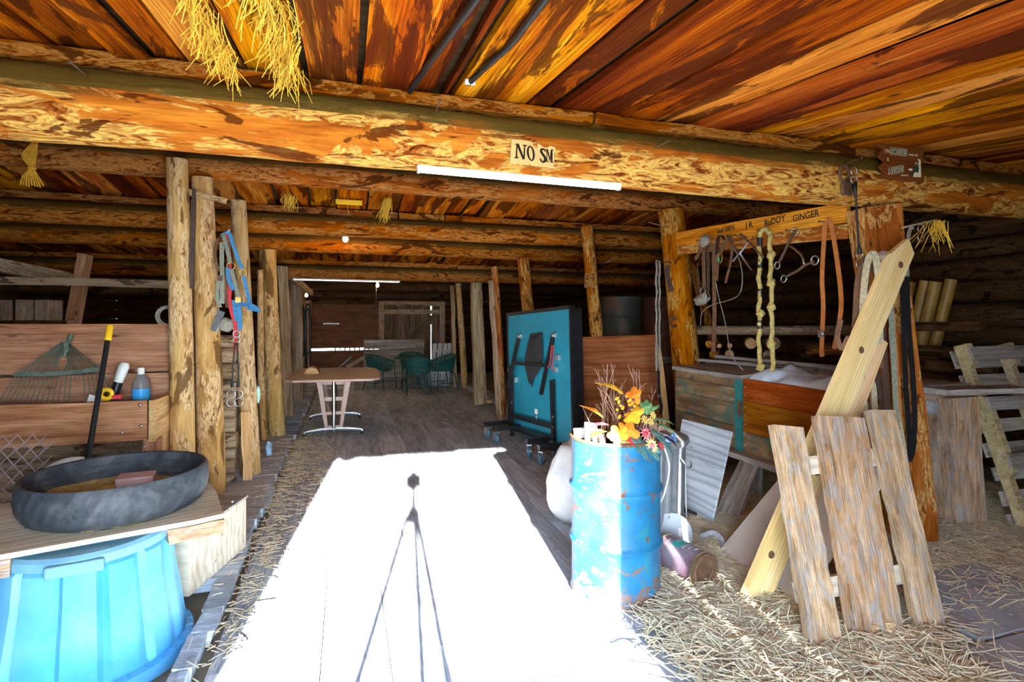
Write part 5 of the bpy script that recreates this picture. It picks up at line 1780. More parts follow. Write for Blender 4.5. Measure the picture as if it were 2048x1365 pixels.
# ------------------------------------------------------------------ pine planks and the gate of three rough boards
pl = thing('pine_plank', (2.05, 2.36, 0), 'long clean pine plank with a pointed top leaning on the tack post', 'plank')
a, b = Vector((2.06, 2.33, .02)), Vector((3.33, 2.47, 1.99))
PLM = frame(a, b - a, (1, 0, -.64))
L = (b - a).length
MB().prism([(0.0, -.085), (L - .16, -.085), (L + .015, -.0), (L - .04, .085), (.05, .085)], -.019, .019).build('board', M['pine'], pl, PLM)
for x_, y_ in ((L - .17, .02), (L - .80, -.005), (L * .33, .04), (.25, -.03)):
    MB().lathe([(0, .0006), (.021, .0006), (.021, 0), (0, 0)], 16, PLM @ T(x_, y_, -.0192, 0, math.pi)).build('knot', M['leather'], pl)
p2_ = plank('pine_offcut', (2.33, 2.40, .03), (3.16, 2.50, 1.38), .10, .035, M['pine'], None, (1, 0, -.64))
tag(p2_, 'shorter pine board tucked under the long pine plank', 'plank')

gt_ = thing('board_gate', (2.4, 1.95, 0), 'small gate of three rough bark-stained boards leaning on the pine plank', 'gate')
for (bx, by, tx, w, tz) in ((2.085, 1.915, 2.22, .165, 1.0), (2.385, 1.905, 2.565, .285, 1.03), (2.70, 1.885, 2.865, .155, 1.045)):
    plank('rough_board', (bx, by, .01), (tx - .06, 2.22, tz - .05), w, .045, M['rough_board'], gt_, (1, -.1, 0), seg=12, jw=.005, jt=.004)
for q, z_ in ((.18, .2), (.76, .74)):
    plank('batten', (2.03 + q * .13, 1.985 + q * .30, z_), (2.86 + q * .10, 1.955 + q * .30, z_ + .02), .085, .035, M['ply_pale'], gt_, (0, .3, 1))
tag(MB().prism([(0, 0), (.06, -.01), (.085, .02), (.03, .05), (-.02, .03)], 0, .018).build('wood_chip', M['pine_end'], None, T(2.45, 1.82, .015, .2)), 'broken yellow wood chip in the straw before the gate', 'wood chip')
tag(MB().prism([(0, 0), (.08, .0), (.07, .05), (.01, .06)], -.01, .01).build('wood_chip', M['pine_end'], None, T(2.43, 1.865, .02, .3, 1.2)), 'wood chip wedged under the middle gate board', 'wood chip')

# ------------------------------------------------------------------ far right: bench, pallet, posts, rails, barrels
bh = thing('work_bench', (4.4, 2.95, 0), 'rough plank work bench with a thick square leg', 'bench')
plank('bench_plank', (3.95, 2.72, 1.0), (4.82, 2.70, .985), .20, .04, M['grey_wood'], bh, (0, 1, 0))
plank('bench_plank', (3.95, 3.02, 1.0), (4.52, 3.02, 1.0), .32, .04, M['grey_wood'], bh, (0, 1, 0))
plank('leg', (4.42, 2.86, -.03), (4.35, 2.88, .93), .24, .20, M['rough_board'], bh, (1, -.2, 0), seg=6)
plank('cross_beam', (3.98, 2.95, .93), (4.45, 2.95, .925), .14, .09, M['rough_board'], bh, (0, 1, 0))
plank('leg', (4.0, 3.1, -.03), (4.0, 3.1, .98), .12, .12, M['rough_board'], bh, (1, 0, 0))
lump('grey_tarp', (4.15, 3.05, .86), (.22, .20, .10), M['rag'], 'grey canvas bundle under the bench planks', 'canvas', 7.1)

M['pallet'] = mat_wood('pallet_board', (.22, .18, .14), (.36, .32, .28), (.50, .45, .40), var=(.85, 1.15), knots=False)
M['stringer'] = mat_wood('pallet_stringer', (.34, .24, .12), (.50, .38, .22), (.62, .50, .32), var=(.9, 1.1))
pt = thing('wooden_pallet', (4.7, 2.7, 0), 'wooden shipping pallet leaning upright beside the bench', 'pallet')
PB, PT = Vector((4.66, 2.56, -.03)), Vector((4.66, 3.0, 1.30))
ax = (PT - PB).normalized()
side = Vector((1.0, .0, 0))
side = (side - ax * side.dot(ax)).normalized()
nrm = ax.cross(side)
PL = (PT - PB).length
for off in (.0, .48, .96):
    Mx = Matrix((ax, side, nrm)).transposed().to_4x4()
    Mx.translation = PB + side * off
    # notched stringer: depth goes along nrm
    w = .075
    MB().prism([(0, -.05), (PL, -.05), (PL, .05), (PL - .16, .05), (PL - .19, .012), (PL - .40, .012), (PL - .43, .05), (.42, .05), (.39, .012), (.18, .012), (.15, .05), (0, .05)], -.03, .03,
               Matrix((ax, nrm, side)).transposed().to_4x4() if False else Matrix.Translation(PB + side * off) @ Matrix((ax, -nrm, side)).transposed().to_4x4()).build('stringer', M['stringer'], pt)
for k in range(8):
    q = (k + .4) / 8
    p0 = PB + ax * (q * PL) + nrm * .068
    plank('deck_board', p0 - side * .05, p0 + side * 1.02, .10 if k not in (0, 7) else .14, .018, M['pallet'], pt, ax, jw=.003)
for q in (.06, .36, .66, .94):
    p0 = PB + ax * (q * PL) - nrm * .066
    plank('deck_board', p0 - side * .05, p0 + side * 1.02, .10, .018, M['pallet'], pt, ax, jw=.003)

M['fence_post'] = mat_plain('varnished_fence_post', (.42, .24, .05), .45, var=.4, scale=5, stretch=(1, 1, 1), col2=(.25, .12, .02))
for k, (y_, x_, lean, ht, r_) in enumerate(((4.38, 5.55, .02, 1.78, .085), (4.22, 5.6, -.10, 1.90, .075), (4.12, 5.68, -.12, 1.90, .06), (4.02, 5.62, -.16, 1.88, .06), (3.94, 5.70, -.17, 1.90, .055))):
    fp = log('fence_post', (x_ - .1, y_ + .22, -.03), (x_, y_ + lean, ht), r_, r_ * .92, M['fence_post'], n=14, step=.12, rough=.03, seed=k * 2.1)
    tag(fp, ('short thick reddish fence post standing apart beside the golden bundle' if k == 0 else 'golden round fence post standing in the bundle against the dark log wall'), 'post', 'fence posts against the log wall')
tag(plank('wall_shelf_rail', (5.45, 4.75, 1.42), (5.55, 3.4, 1.44), .09, .06, M['wall_log'], None, (0, 0, 1)), 'dark rail holding the bundle of fence posts', 'rail')
for k in range(4):
    rl = log('split_rail', (5.0 + .02 * k, 4.9, 1.22 - .13 * k), (5.3, 3.15, 1.20 - .13 * k), .06, .055, M['wall_log'], n=10, seed=k * 1.3)
    tag(rl, ('topmost dark split rail of the stack behind the bench', 'second dark split rail from the top of the stack behind the bench', 'third dark split rail from the top of the stack behind the bench', 'lowest dark split rail of the stack behind the bench')[k], 'rail', 'rails stacked behind the bench')
# poles and cut logs stacked on a rack behind the chest
for lab, p0, p1, r_, mt in (('long grey pole lying on top of the cut logs', (3.98, 5.45, 1.375), (4.95, 4.15, 1.39), .055, 'sill_log'),
                            ('brown bark pole lying on top behind the long grey pole', (4.10, 5.56, 1.37), (5.10, 4.22, 1.38), .05, 'beam'),
                            ('thick bark-covered log at the end of the log rack', (4.72, 4.56, 1.19), (5.20, 3.92, 1.20), .068, 'beam')):
    tag(log('stacked_pole', p0, p1, r_, r_ * .9, M[mt], n=12, seed=r_ * 90), lab, 'pole', 'poles stacked behind the feed chest')
for k, (y_, z_, r_, lab, mt) in enumerate(((5.34, 1.215, .045, 'small round cut log with a reddish end in the upper row', 'beam_gold'), (5.25, 1.20, .024, 'thinnest cut stick in the upper row of the log rack', 'pine_end'), (5.16, 1.205, .028, 'thin cut stick beside the thinnest one in the log rack', 'pine_end'),
                                      (4.98, 1.235, .06, 'middle-sized cut log with a pale end beside the largest one', 'pine_end'), (4.80, 1.245, .072, 'largest cut log with a broad pale end in the log rack', 'sill_log'),
                                      (5.30, 1.105, .05, 'orange cut log at the near corner of the lower row', 'beam_gold'), (5.16, 1.105, .05, 'second orange cut log of the lower row', 'pine_end'), (4.84, 1.11, .055, 'dull cut log below the largest one', 'sill_log'))):
    c = Vector((4.0 + (5.45 - y_) * .75 - .05, y_ - .07, z_))
    tag(log('cut_log', c, c + Vector((.8, 1.0, .0)) * .42, r_, r_, M[mt], n=12, step=.2, rough=.03, seed=k), lab, 'log', 'cut logs stacked behind the feed chest')
tag(plank('rack_beam', (3.95, 5.2, .99), (4.75, 3.9, 1.0), .10, .12, M['grey_wood'], None, (0, 0, 1)), 'grey squared beam under the stacked poles', 'beam')
tag(plank('rack_post', (4.05, 5.35, -.03), (4.05, 5.35, .94), .12, .12, M['grey_wood'], None, (1, 0, 0)), 'grey post carrying the log rack', 'post')
tag(plank('rack_post', (4.7, 4.0, -.03), (4.7, 4.0, .94), .12, .12, M['grey_wood'], None, (1, 0, 0)), 'second grey rack post beside the bench', 'post')
tag(log('slanted_pole', (5.35, 6.35, -.03), (4.55, 6.4, 2.45), .07, .06, M['beam'], n=12, seed=2.2), 'slanted brown pole in the shade behind the horse tack', 'pole')

M['barrel_dark'] = mat_plain('dark_rusty_drum', (.055, .055, .045), .6, .2, var=.4, scale=5, col2=(.13, .06, .03), amt=(.5, .7))
M['barrel_red'] = mat_plain('red_rusty_drum', (.13, .045, .028), .65, .2, var=.4, scale=5)


def plain_drum(x_, y_, z_, mat, label, r_=.30, h=.88):
    t = thing('old_drum', (x_, y_, z_), label, 'drum')
    p_ = [(0, .01), (r_, 0)]
    for zc in (.29, .58):
        p_ += [(r_, zc - .02), (r_ + .012, zc), (r_, zc + .02)]
    p_ += [(r_, h - .005), (r_ + .008, h), (r_ - .01, h), (r_ - .012, h - .015), (0, h - .015)]
    MB().lathe(p_, 40, T(x_, y_, z_)).build('shell', M[mat], t, smooth='auto')
    MB().torus(r_ - .002, .008, 40, 8, T(x_, y_, z_ + h)).build('rim', M[mat], t, smooth=True)


plain_drum(3.97, 7.25, -.03, 'barrel_dark', 'dark drum on the floor below another dark drum')
plain_drum(3.97, 7.25, .96, 'barrel_dark', 'dark rusty drum stacked on top behind the brown plywood')
plain_drum(4.63, 7.15, -.03, 'barrel_red', 'rust-red drum on the floor behind the shaggy post')
plain_drum(4.63, 7.15, .96, 'barrel_red', 'rust-red drum stacked on top beside the dark one')
tag(MB().box((4.3, 7.2, .905), (1.3, .6, .10)).build('drum_plank', M['grey_wood']), 'thick planks between the two layers of old drums', 'plank')

# ------------------------------------------------------------------ name board with horse tack
M['name_board'] = mat_wood('orange_name_board', (.52, .13, .012), (.80, .28, .03), (.92, .42, .07), grain=(1.2, 16, 16), var=(1, 1), knots=False, bump=.2, wave=.3)
M['ink'] = mat_plain('black_ink', (.015, .008, .005), .7, var=.1)
nb = thing('name_board', (3.32, 3.8, 2.2), 'orange board lettered with four horse names above the feed chest', 'board')
NP0, NP1 = Vector((3.325, 4.86, 2.343)), Vector((3.325, 2.86, 2.242))
plank('board', NP0, NP1, .14, .035, M['name_board'], nb, (0, 0, 1), jw=.002, ends=.003)
plank('lower_board', NP0 + Vector((.012, 0, -.115)), NP1 + Vector((.012, 0, -.125)), .10, .035, M['post_orange'], nb, (0, 0, 1), jw=.004)


def on_board(y_, dz=0.0, off=.019, tilt=0.0):
    q = (NP0.y - y_) / (NP0.y - NP1.y)
    p = NP0.lerp(NP1, q) + Vector((-off, 0, dz))
    return frame(p, Vector((0, -math.cos(tilt), math.sin(tilt) - .05)), (0, 0, 1))


def sy(u):      # place along the board
    return u


for body, y_, size, tl in (('SuE EllEN', 4.09, .062, .05), ('J R.', 3.79, .072, .05), ('BuDDY', 3.51, .074, .09), ('GINGER', 3.205, .070, .05)):
    text_mesh(body, size, M['ink'], 'lettering', nb, on_board(y_, .0, .0185, tl), sx=.95, extrude=.0006, offset=.0012)

TX = 3.255
for y_, dz, what in ((4.36, -.07, 'breast straps'), (4.13, -.075, 'broad halter'), (3.84, -.07, 'steel rods'), (3.57, -.06, 'golden rope'), (3.27, -.09, 'curb bit'), (2.97, -.06, 'long orange strap')):
    q = (NP0.y - y_) / (NP0.y - NP1.y)
    p = NP0.lerp(NP1, q) + Vector((-.015, 0, dz))
    nail(p, (-1, .25, .12), .10, 'rusty nail in the name board holding the ' + what, r=.004, group='nails in the name board')

ctry = lambda y_, z_, x_=TX: (x_, y_, z_)
wY = (0, 1, 0)
h1 = thing('leather_breast_strap', (TX, 4.34, 1.7), 'folded brown leather straps ending in two steel rings', 'strap')
strap([ctry(4.36, 2.27), ctry(4.34, 2.15), ctry(4.335, 1.95), ctry(4.33, 1.80)], .05, 'leather', h1, wdir=wY)
strap([ctry(4.29, 2.25), ctry(4.275, 2.1), ctry(4.27, 1.9), ctry(4.275, 1.74)], .045, 'leather_dark', h1, wdir=wY)
lump('knotted_thong', (TX, 4.325, 2.25), (.03, .07, .055), M['rope_grey'], parent=h1, seed=2.2)
strap([ctry(4.38, 2.24), ctry(4.42, 2.13), ctry(4.47, 2.09)], .045, 'leather', h1, wdir=(0, .6, .6))
ring((TX - .012, 4.335, 1.77), .036, .005, 'steel', h1, rz=math.pi / 2)
ring((TX - .016, 4.31, 1.72), .034, .005, 'steel', h1, rz=math.pi / 2)
ring((TX - .006, 4.275, 1.71), .034, .005, 'steel', h1, rz=math.pi / 2)
ch = thing('curb_chain', (TX, 4.42, 1.85), 'thin curb chain hanging beside the shaggy post', 'chain')
for k in range(11):
    MB().torus(.013, .003, 10, 5, Matrix.Translation((TX, 4.43 - .002 * k, 2.03 - .028 * k)) @ Matrix.Rotation(math.pi / 2, 4, 'X') @ Matrix.Rotation(math.pi / 2 * (k % 2), 4, 'X' if False else 'Y') @ Matrix.Diagonal((.7, 1.25, 1, 1))).build('link', M['rust'], ch, smooth=True)
lump('tangled_thong', (TX, 4.38, 1.69), (.04, .09, .05), M['rope_grey'], 'tangle of grey rawhide thong hanging by the shaggy post', 'thong', 4.4, amp=.5)
h2 = thing('leather_halter', (TX, 4.1, 1.9), 'broad brown leather halter with a brass snap and green tag', 'halter')
strap([ctry(4.15, 2.10), ctry(4.13, 2.24), ctry(4.08, 2.265), ctry(4.05, 2.22)], .05, 'leather_dark', h2, wdir=(1, .3, 0))
strap([ctry(4.16, 2.14), ctry(4.15, 2.0), ctry(4.165, 1.86)], .06, 'leather', h2, wdir=wY)
strap([ctry(4.11, 2.09), ctry(4.05, 2.17), ctry(3.98, 2.24)], .045, 'leather', h2, wdir=(0, .6, .6))
strap([ctry(3.97, 2.25), ctry(3.945, 2.18), ctry(3.96, 2.02), ctry(4.03, 1.83)], .03, 'leather', h2, wdir=wY)
MB().torus(.03, .005, 16, 6, T(TX - .02, 4.075, 2.06, math.pi / 2, math.pi / 2) @ Matrix.Diagonal((.8, 1.5, 1, 1))).build('snap', M['brass'], h2, smooth=True)
MB().box((TX - .025, 4.09, 2.045), (.004, .022, .03)).build('green_tag', mat_plain('green_tag', (.03, .55, .25), .4), h2)
ring((TX - .012, 4.165, 1.885), .017, .005, 'brass', h2, rz=math.pi / 2)
tag(strap([ctry(4.21, 2.2, 3.27), ctry(4.205, 1.9, 3.27), ctry(4.20, 1.5, 3.27), ctry(4.215, 1.20, 3.27)], .055, 'leather', None, 'long_latigo', wdir=wY), 'long straight dark leather strap reaching down to the log pile', 'strap')
tag(MB().tube(smooth_path([(3.24, 4.15, 1.86), (3.24, 4.10, 1.70), (3.25, 4.02, 1.45), (3.27, 3.98, 1.2), (3.3, 3.86, 1.06)], 6), .004, 6).build('trailing_rope', M['rope_grey'], smooth=True), 'thin grey rope trailing from the halter to the chest lid', 'rope')
tag(MB().tube(smooth_path([(3.24, 3.92, 2.15), (3.25, 3.84, 2.0), (3.25, 3.81, 1.85), (3.25, 3.85, 1.72), (3.25, 4.0, 1.67), (3.25, 4.2, 1.64), (3.27, 4.38, 1.57), (3.28, 4.42, 1.45)], 6), .004, 6).build('wire_loop', M['rope_grey'], smooth=True), 'thin curved wire looping past the leather halter', 'wire')
# two steel rods crossed on a nail
tag(MB().tube([(3.23, 3.99, 2.25), (3.22, 3.68, 1.925), (3.22, 3.665, 1.91)], [.008, .008, .011], 8).build('picket_pin', M['steel'], smooth='auto'), 'thin steel rod hanging slantwise over the leather halter', 'rod')
t_ = thing('cross_handle_rod', (3.22, 3.8, 2.1), 'T-shaped steel rod hanging between the halter and the rope', 'rod')
MB().tube([(3.22, 3.80, 2.235), (3.22, 3.53, 2.00)], .008, 8).build('rod', M['steel'], t_, smooth='auto')
MB().tube([(3.22, 3.70, 2.15), (3.23, 3.90, 2.01)], .009, 8).build('cross_handle', M['steel'], t_, smooth='auto')
# knotted golden rope doubled over a nail
rp = thing('knotted_rope', (TX, 3.55, 1.1), 'golden rope doubled over a nail with knots and black tape', 'rope')
for y0, kn in ((3.615, (1.55, 1.115)), (3.50, (2.02, 1.80, 1.60, 1.30))):
    pts = []
    for k in range(30):
        z_ = 2.185 - k * (1.10 / 29)
        pts.append((TX + .006 * math.sin(k * 1.9), y0 - .025 * (k / 29) * (1 if y0 < 3.55 else -.2) + .008 * math.sin(k * .9), z_))
    MB().tube(pts, [.0165 + .003 * (k % 2) for k in range(30)], 8).build('strand', M['rope_gold'], rp, smooth=True)
    for z_ in kn:
        lump('knot', (TX, y0 - .01, z_), (.03, .034, .035), M['rope_gold'], parent=rp, seed=z_ * 3, amp=.35)
MB().tube(smooth_path([(TX, 3.615, 2.18), (TX, 3.595, 2.225), (TX, 3.54, 2.235), (TX, 3.50, 2.19)], 5), .021, 8).build('bight', M['rope_gold'], rp, smooth=True)
for z_ in (2.14, 1.96, 1.72, 1.46):
    MB().tube([(TX, 3.613, z_ - .035), (TX, 3.613, z_ + .035)], .0215, 10).build('tape_wrap', M['black_metal'], rp)
# curb bit
bi = thing('curb_bit', (3.24, 3.2, 2.1), 'steel curb bit with ring ends hanging on the name board', 'bit')
MB().tube(smooth_path([(3.24, 3.255, 2.16), (3.23, 3.33, 2.02), (3.23, 3.38, 1.95)], 5), .010, 8).build('shank', M['rust'], bi, smooth=True)
ring((3.23, 3.40, 1.925), .026, .006, 'steel', bi, rz=math.pi / 2)
MB().tube(smooth_path([(3.23, 3.27, 2.06), (3.21, 3.20, 2.02), (3.20, 3.135, 1.97), (3.2, 3.11, 1.90)], 5), .008, 8).build('mouthpiece', M['steel'], bi, smooth=True)
MB().tube(smooth_path([(3.22, 3.30, 1.83), (3.20, 3.17, 1.865), (3.2, 3.10, 1.90), (3.2, 3.03, 1.915)], 5), .011, 8).build('shank', M['rust'], bi, smooth=True)
ring((3.22, 3.325, 1.815), .026, .006, 'steel', bi, rz=math.pi / 2)
ring((3.2, 3.02, 1.925), .032, .006, 'steel', bi, rz=math.pi / 2)
ring((3.245, 3.245, 2.165), .030, .005, 'steel', bi, rz=math.pi / 2)
# long tan leather strap looped over the last nail
ts = thing('tan_strap', (TX, 2.92, 1.3), 'long orange leather strap with a buckle looped over a nail', 'strap')
strap([ctry(2.975, 1.24, 3.22), ctry(2.99, 1.30, 3.23), ctry(3.0, 1.6), ctry(3.01, 1.8), ctry(2.995, 2.05), ctry(2.985, 2.17), ctry(2.955, 2.205), ctry(2.93, 2.15), ctry(2.88, 1.95, 3.24), ctry(2.83, 1.72, 3.22), ctry(2.81, 1.55, 3.20), ctry(2.86, 1.3, 3.20)], .034, 'leather_orange', ts, wdir=wY, th=.005)
MB().box((3.225, 2.99, 1.40), (.008, .05, .05)).box((3.222, 2.99, 1.40), (.012, .03, .008)).build('buckle', M['steel'], ts)

# ------------------------------------------------------------------ reins and straps on the tack post
peg = nail((3.30, 2.63, 1.86), (-.55, -.6, .12), .20, 'round wooden peg on the tack post carrying the reins', r=.015, mat='rough_board', cat='peg', name='wooden_peg', head=True)
YF_ = 2.53
rr = random.Random(6)
specs = [('cream webbing rein looped over the tack post peg', 'rope_web', [(3.02, 2.47, .82), (2.97, 2.47, 1.2), (2.985, 2.47, 1.6), (3.015, 2.47, 1.82), (3.045, 2.46, 1.90), (3.085, 2.46, 1.84), (3.105, 2.46, 1.6), (3.11, 2.46, 1.35)], .042),
         ('tan leather rein hanging beside the cream webbing rein', 'leather', [(2.88, 2.49, 1.05), (2.91, 2.49, 1.25), (2.945, 2.49, 1.5), (2.98, 2.50, 1.75), (3.06, 2.50, 1.89), (3.13, 2.50, 1.80), (3.17, 2.51, 1.5), (3.20, 2.52, 1.2)], .03),
         ('dark leather rein bunch on the tack post peg', 'leather_dark', [(3.05, 2.52, 1.1), (3.04, 2.52, 1.4), (3.06, 2.52, 1.7), (3.11, 2.52, 1.87), (3.16, 2.52, 1.80), (3.20, 2.53, 1.55), (3.25, 2.54, 1.2), (3.29, 2.55, .85)], .045),
         ('grey green webbing lead hanging beside the dark rein bunch', 'green_web', [(3.10, 2.50, 1.3), (3.12, 2.50, 1.6), (3.15, 2.50, 1.85), (3.20, 2.505, 1.88), (3.25, 2.51, 1.7), (3.29, 2.52, 1.4), (3.33, 2.53, 1.0), (3.36, 2.54, .8)], .035),
         ('orange leather strap at the right edge of the rein bundle', 'leather_orange', [(3.17, 2.53, 1.5), (3.19, 2.53, 1.75), (3.23, 2.53, 1.87), (3.275, 2.535, 1.78), (3.32, 2.545, 1.5), (3.375, 2.555, 1.1), (3.42, 2.56, .72)], .034),
         ('pale webbing strap hanging low beside the orange strap', 'rope_web', [(3.30, 2.535, 1.45), (3.33, 2.54, 1.2), (3.36, 2.55, .95), (3.42, 2.55, .70), (3.455, 2.55, .52)], .035),
         ('black rubber rein running down the right of the tack post', 'black_metal', [(3.47, 2.56, 1.80), (3.48, 2.56, 1.5), (3.52, 2.565, 1.2), (3.55, 2.57, .92), (3.54, 2.57, .68), (3.51, 2.565, .60)], .032),
         ('second black rubber rein ending in a loop on the tack post', 'black_metal', [(3.42, 2.555, 1.75), (3.435, 2.555, 1.4), (3.46, 2.56, 1.05), (3.49, 2.56, .75), (3.495, 2.56, .58)], .03),
         ('purple-brown strap slanting behind the pine plank', 'leather_dark', [(3.12, 2.56, 1.45), (3.20, 2.565, 1.2), (3.26, 2.57, 1.0), (3.30, 2.57, .80)], .036),
         ('curled brown strap end beside the pine offcut', 'leather', [(2.80, 2.46, 1.50), (2.775, 2.46, 1.40), (2.80, 2.45, 1.33), (2.86, 2.45, 1.40), (2.94, 2.45, 1.34), (3.0, 2.46, 1.26)], .032),
         ('cream webbing loop showing above the middle gate board', 'rope_web', [(3.02, 2.50, .70), (3.0, 2.50, .95), (3.03, 2.49, 1.12), (3.09, 2.49, 1.10), (3.12, 2.50, .92)], .035)]
for lab, mat_, pts, w in specs:
    tag(strap(pts, w, mat_, None, 'rein', wdir=(1, -.25, 0), th=.005), lab, 'strap')
tag(MB().torus(.022, .004, 16, 6, T(3.06, 2.455, 1.47, 0, math.pi / 2)).build('rein_ring', M['steel'], smooth=True), 'steel ring among the reins on the tack post', 'ring')
# padlock-like iron ring and rubber strap on the golden beam
nail((2.945, 2.575, 2.455), (.75, -.5, .35), .11, 'bent rusty nail in the golden beam above the iron shackle', r=.004)
sh = thing('iron_shackle', (2.9, 2.54, 2.38), 'rusty iron shackle hanging on the golden beam', 'shackle')
MB().torus(.05, .009, 20, 8, T(2.915, 2.535, 2.395, .2, math.pi / 2)).build('ring', M['rust'], sh, smooth=True)
MB().prism([(-.045, -.04), (.045, -.045), (.05, .0), (.03, .04), (-.03, .04), (-.05, .0)], -.012, .012, T(2.925, 2.53, 2.305, .2, math.pi / 2)).build('lock_body', M['rust'], sh, bevel=.004)
bs = thing('rubber_strap', (2.96, 2.5, 1.9), 'black rubber tie-down strap with wire hooks hanging from the shackle', 'strap')
MB().tube([(2.953, 2.50, 2.335), (2.958, 2.50, 2.29), (2.965, 2.50, 2.24), (2.975, 2.49, 1.96), (2.982, 2.49, 1.925), (2.983, 2.49, 1.90)], [.016, .012, .006, .006, .013, .014], 8).build('rubber', M['black_metal'], bs, smooth=True)
s_hook((2.945, 2.495, 2.375), .10, .0035, -1).build('hook', M['steel'], bs, smooth=True)
s_hook((2.975, 2.485, 1.865), .10, .0035, 1).build('hook', M['steel'], bs, smooth=True)
# braided lead and chain on the shaggy post
nail((3.29, 4.91, 2.105), (-1, -.36, 0), .25, 'long nail in the shaggy post carrying the braided lead', mat='steel')
bl = thing('braided_lead', (3.07, 4.8, .6), 'long grey braided lead hanging doubled beside the shaggy post', 'lead rope')
for dx in (-.018, .018):
    pts = [(3.065 + dx + .004 * math.sin(k * 1.1), 4.82 + .004 * math.cos(k * 1.3), 2.10 - k * .045) for k in range(26)]
    MB().tube(pts, [.009 + .003 * (k % 2) for k in range(26)], 7).build('braid', M['rope_grey'], bl, smooth=True)
strap([(3.07, 4.82, 1.0), (3.075, 4.815, .8), (3.085, 4.81, .68), (3.10, 4.81, .60), (3.085, 4.805, .54)], .03, 'black_metal', bl)
MB().torus(.014, .004, 12, 6, T(3.07, 4.81, .72, 0, math.pi / 2)).build('snap', M['steel'], bl, smooth=True)
tag(MB().torus(.055, .012, 18, 8, T(3.27, 4.85, 1.48, .4, math.pi / 2), .3, 5.6).build('iron_ring', M['rust'], smooth=True), 'iron hitching ring on the shaggy post', 'ring')
tag(strap([(3.21, 4.86, 2.07), (3.20, 4.855, 1.98), (3.23, 4.85, 1.85), (3.26, 4.85, 1.80)], .05, 'leather_dark', None, 'strap_loop', wdir=(1, -.2, 0)), 'dark leather loop nailed to the shaggy post', 'strap')
tag(plank('nailed_block', (2.80, 6.0, 1.98), (2.93, 6.02, 1.985), .17, .04, M['post_orange'], None, (0, 0, 1)), 'orange wood block nailed to the slim orange post', 'block')
nail((3.03, 6.04, 2.18), (.75, -.5, .3), .18, 'long pale nail sticking out of the slim orange post', mat='steel', bend=.02)
nail((3.22, 4.87, 2.46), (-1, -.3, .1), .30, 'thin pale stick poking out from the shaggy post top', mat='rough_board', name='stick', cat='stick', head=False)
nail((3.47, 2.60, 2.10), (1, -.3, .25), .24, 'thin wooden peg on the right face of the tack post', mat='rough_board', r=.006, name='thin_peg', cat='peg', head=False)
hk = thing('peg_strap', (3.5, 2.55, 2.0), 'grey strap with a wire hook hanging at the tack post top', 'strap')
strap([(3.46, 2.55, 1.78), (3.455, 2.55, 1.95), (3.47, 2.545, 2.07), (3.50, 2.54, 2.10)], .03, 'rope_grey', hk, wdir=(1, 0, .3))
s_hook((3.55, 2.53, 2.06), .11, .0035, 1).build('hook', M['steel'], hk, smooth=True)


def hang_straw(name, n, seed, top_fn, L, label, mat='straw_gold', spread=.35, group=None):
    """stalks poking down out of a crack in the ceiling"""
    g = random.Random(seed)
    mb = MB()
    for _ in range(n):
        p = Vector(top_fn(g))
        l_ = g.uniform(*L)
        d = Vector((g.gauss(-.15, spread), g.gauss(.05, spread), -1)).normalized()
        k_ = p + d * l_ * .5 + Vector((g.gauss(0, .01), g.gauss(0, .01), 0))
        e_ = p + d * l_ + Vector((g.gauss(0, .03), g.gauss(0, .03), 0)) * l_ * 3
        mb.tube([p, k_, e_], [.0021, .0023, .0016], 3, cap=False)
    return tag(mb.build(name, M[mat], recalc=False), label, 'straw', group)


M['straw_gold'] = mat_plain('golden_straw', (.88, .56, .05), .6, var=.4, scale=12, col2=(.70, .42, .04))
hang_straw('straw_tuft', 300, 1, lambda g: (-.475 + g.gauss(0, .022), g.uniform(1.6, 2.56), ceil_z(2.1) + g.uniform(-.01, .04)), (.04, .14), 'golden straw tuft hanging from the ceiling crack over the stall side')
hang_straw('straw_tuft', 380, 2, lambda g: (-.235 + g.gauss(0, .030), g.uniform(1.6, 2.58), ceil_z(2.1) + g.uniform(-.01, .04)), (.04, .15), 'golden straw tuft beside the broad pale ceiling board')
hang_straw('straw_tuft', 90, 3, lambda g: (.43 + g.gauss(0, .02), 5.9 + g.gauss(0, .08), 2.78), (.1, .25), 'small straw tuft hanging near the yellow bar', 'straw_gold', .15)
hang_straw('straw_tuft', 40, 4, lambda g: (3.66 + g.gauss(0, .03), 2.50 + g.gauss(0, .02), 2.14), (.08, .24), 'rusty-coloured straw wisp hanging on the thin wooden peg', 'straw_gold', .3)
hang_straw('straw_tuft', 60, 5, lambda g: (-.55 + g.gauss(0, .03), 6.0 + g.gauss(0, .1), 2.78), (.05, .16), 'thin straw wisp over the golden halter post', 'straw_gold', .2)

yb = thing('yellow_bar', (.04, 5.95, 2.78), 'short yellow plastic bar hung on a yellow wire from the ceiling', 'bar')
MB().box((.04, 5.95, 2.745), (.27, .03, .05)).build('bar', M['yellow_plastic'], yb, bevel=.004)
MB().tube([(.03, 5.95, 2.82), (.028, 5.95, 2.77), (.025, 5.95, 2.68), (.04, 5.95, 2.62)], .004, 6).build('wire', M['twine'], yb)

tw = thing('twine_hank', (-2.2, 4.85, 2.6), 'knotted hank of yellow baling twine hanging on the bark-covered beam', 'twine')
for k in range(9):
    o_ = (k - 4) * .0035
    MB().tube(smooth_path([(-2.215 + o_, 4.90, 2.83), (-2.245 + o_ * 3, 4.885, 2.72), (-2.225 + o_, 4.88, 2.63), (-2.23 + o_ * 3.5, 4.875, 2.56), (-2.225 + o_ * 5, 4.88, 2.50 - .004 * (k % 4))], 4), .005, 6).build('strand', M['twine'], tw, smooth=True)
MB().torus(.02, .008, 14, 6, T(-2.225, 4.88, 2.63)).build('knot', M['twine'], tw, smooth=True)

